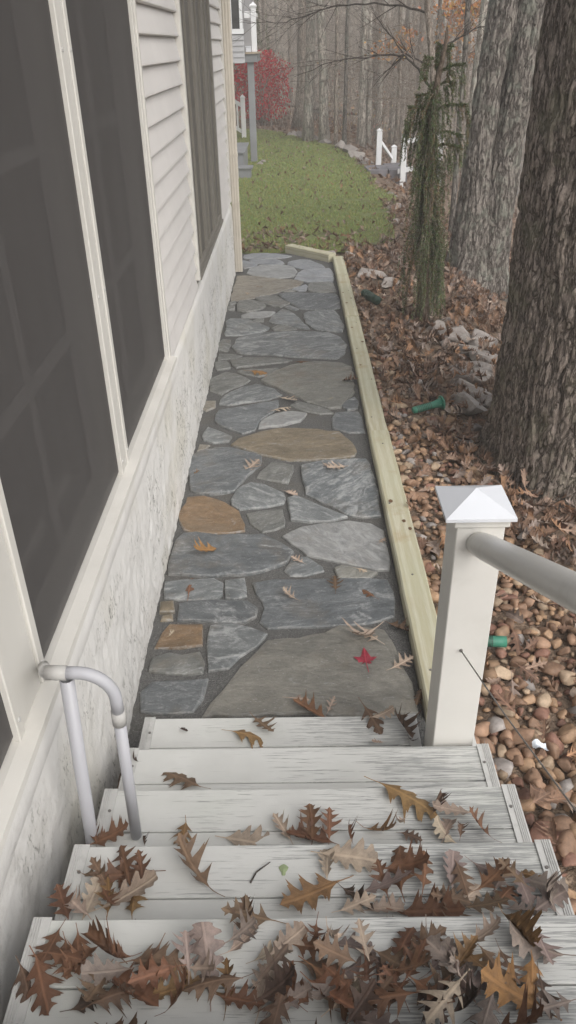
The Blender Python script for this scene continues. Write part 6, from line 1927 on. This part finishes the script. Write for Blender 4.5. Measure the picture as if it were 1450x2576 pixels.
for i in range(7):
    for j in range(5):
        vs.append(((i - 3) * 0.009, (j - 2) * 0.011, 0.012 * math.sin(i * 0.9) + 0.01 * math.cos(j * 1.3) + r_.uniform(0, 0.008)))
mb = MB(); mb.add(vs, [(i * 5 + j, (i + 1) * 5 + j, (i + 1) * 5 + j + 1, i * 5 + j + 1) for i in range(6) for j in range(4)])
mb.build('sheet', M['white_scrap'], o, smooth=True)
def twig_thing(label, pts, rad, loc_z):
    o = link('twig', MB().tube([(x, y, loc_z + rad) for x, y in pts], [rad, rad * 0.9, rad * 0.5], 6).mesh('twig', M['twig_dark'], smooth=True))
    tag(o, label, 'twig')
twig_thing('short dark twig on the fourth step from the bottom', [(-0.125, 1.14), (-0.112, 1.168), (-0.078, 1.195)], 0.0022, 0.556)
# flat spots of moss on the fourth tread
vs = [(-0.045 + 0.014 * math.cos(t) * (0.7 + 0.3 * math.sin(3 * t)), 1.175 + 0.016 * math.sin(t), 0.5555) for t in np.linspace(0, 2 * math.pi, 15)[:-1]]
M['moss'] = paint('moss', (0.30, 0.36, 0.20), 0.9, 0.3, dscale=60)
mb = MB(); mb.add(vs + [(-0.045, 1.175, 0.5585)], [(i, (i + 1) % 14, 14) for i in range(14)])
tag(mb.build('moss_tuft', M['moss']), 'small pale green moss spot on the fourth step from the bottom', 'moss')
# far white marker in the wood
o = thing('white_marker', 'small white upright marker between trunks far in the wood', 'marker', (4.2, 34.8, g(4.2, 34.8)))
MB().box((-0.02, -0.02, -0.1), (0.02, 0.02, 0.5)).build('stake', M['grey_wood'], o)
MB().box((-0.13, -0.035, 0.30), (0.13, -0.021, 0.75)).build('plate', M['fence_white'], o, bevel=0.003)
# fallen log in the wood
o = thing('fallen_log', 'thin fallen log lying among the trunks behind the lawn', 'log', (1.0, 30.5, g(1.0, 30.5)))
MB().tube([(-1.4, 0.6, 0.55), (-0.2, 0.1, 0.42), (0.9, -0.2, 0.28), (2.2, -0.7, 0.1)], [0.05, 0.055, 0.05, 0.03], 8).build('stem', M['bark_brown'], o, smooth=True)
MB().tube([(0.3, -0.03, 0.36), (0.5, 0.3, 0.8), (0.6, 0.4, 1.2)], [0.03, 0.02, 0.008], 5).build('limb', M['bark_brown'], o, smooth=True)

# ================================================================== air
hz = NT('haze'); hz.n.remove(hz.p)
pv_ = hz.node('ShaderNodeVolumePrincipled')
pv_.inputs['Color'].default_value = (1.0, 0.97, 0.93, 1); pv_.inputs['Density'].default_value = 0.006; pv_.inputs['Anisotropy'].default_value = -0.25
hz.l.new(pv_.outputs[0], hz.out.inputs['Volume'])
tag(MB().box((-58, -22, -7), (104, 132, 31)).build('haze', hz.m), 'thin pale autumn haze filling the wood', 'haze', kind='stuff')
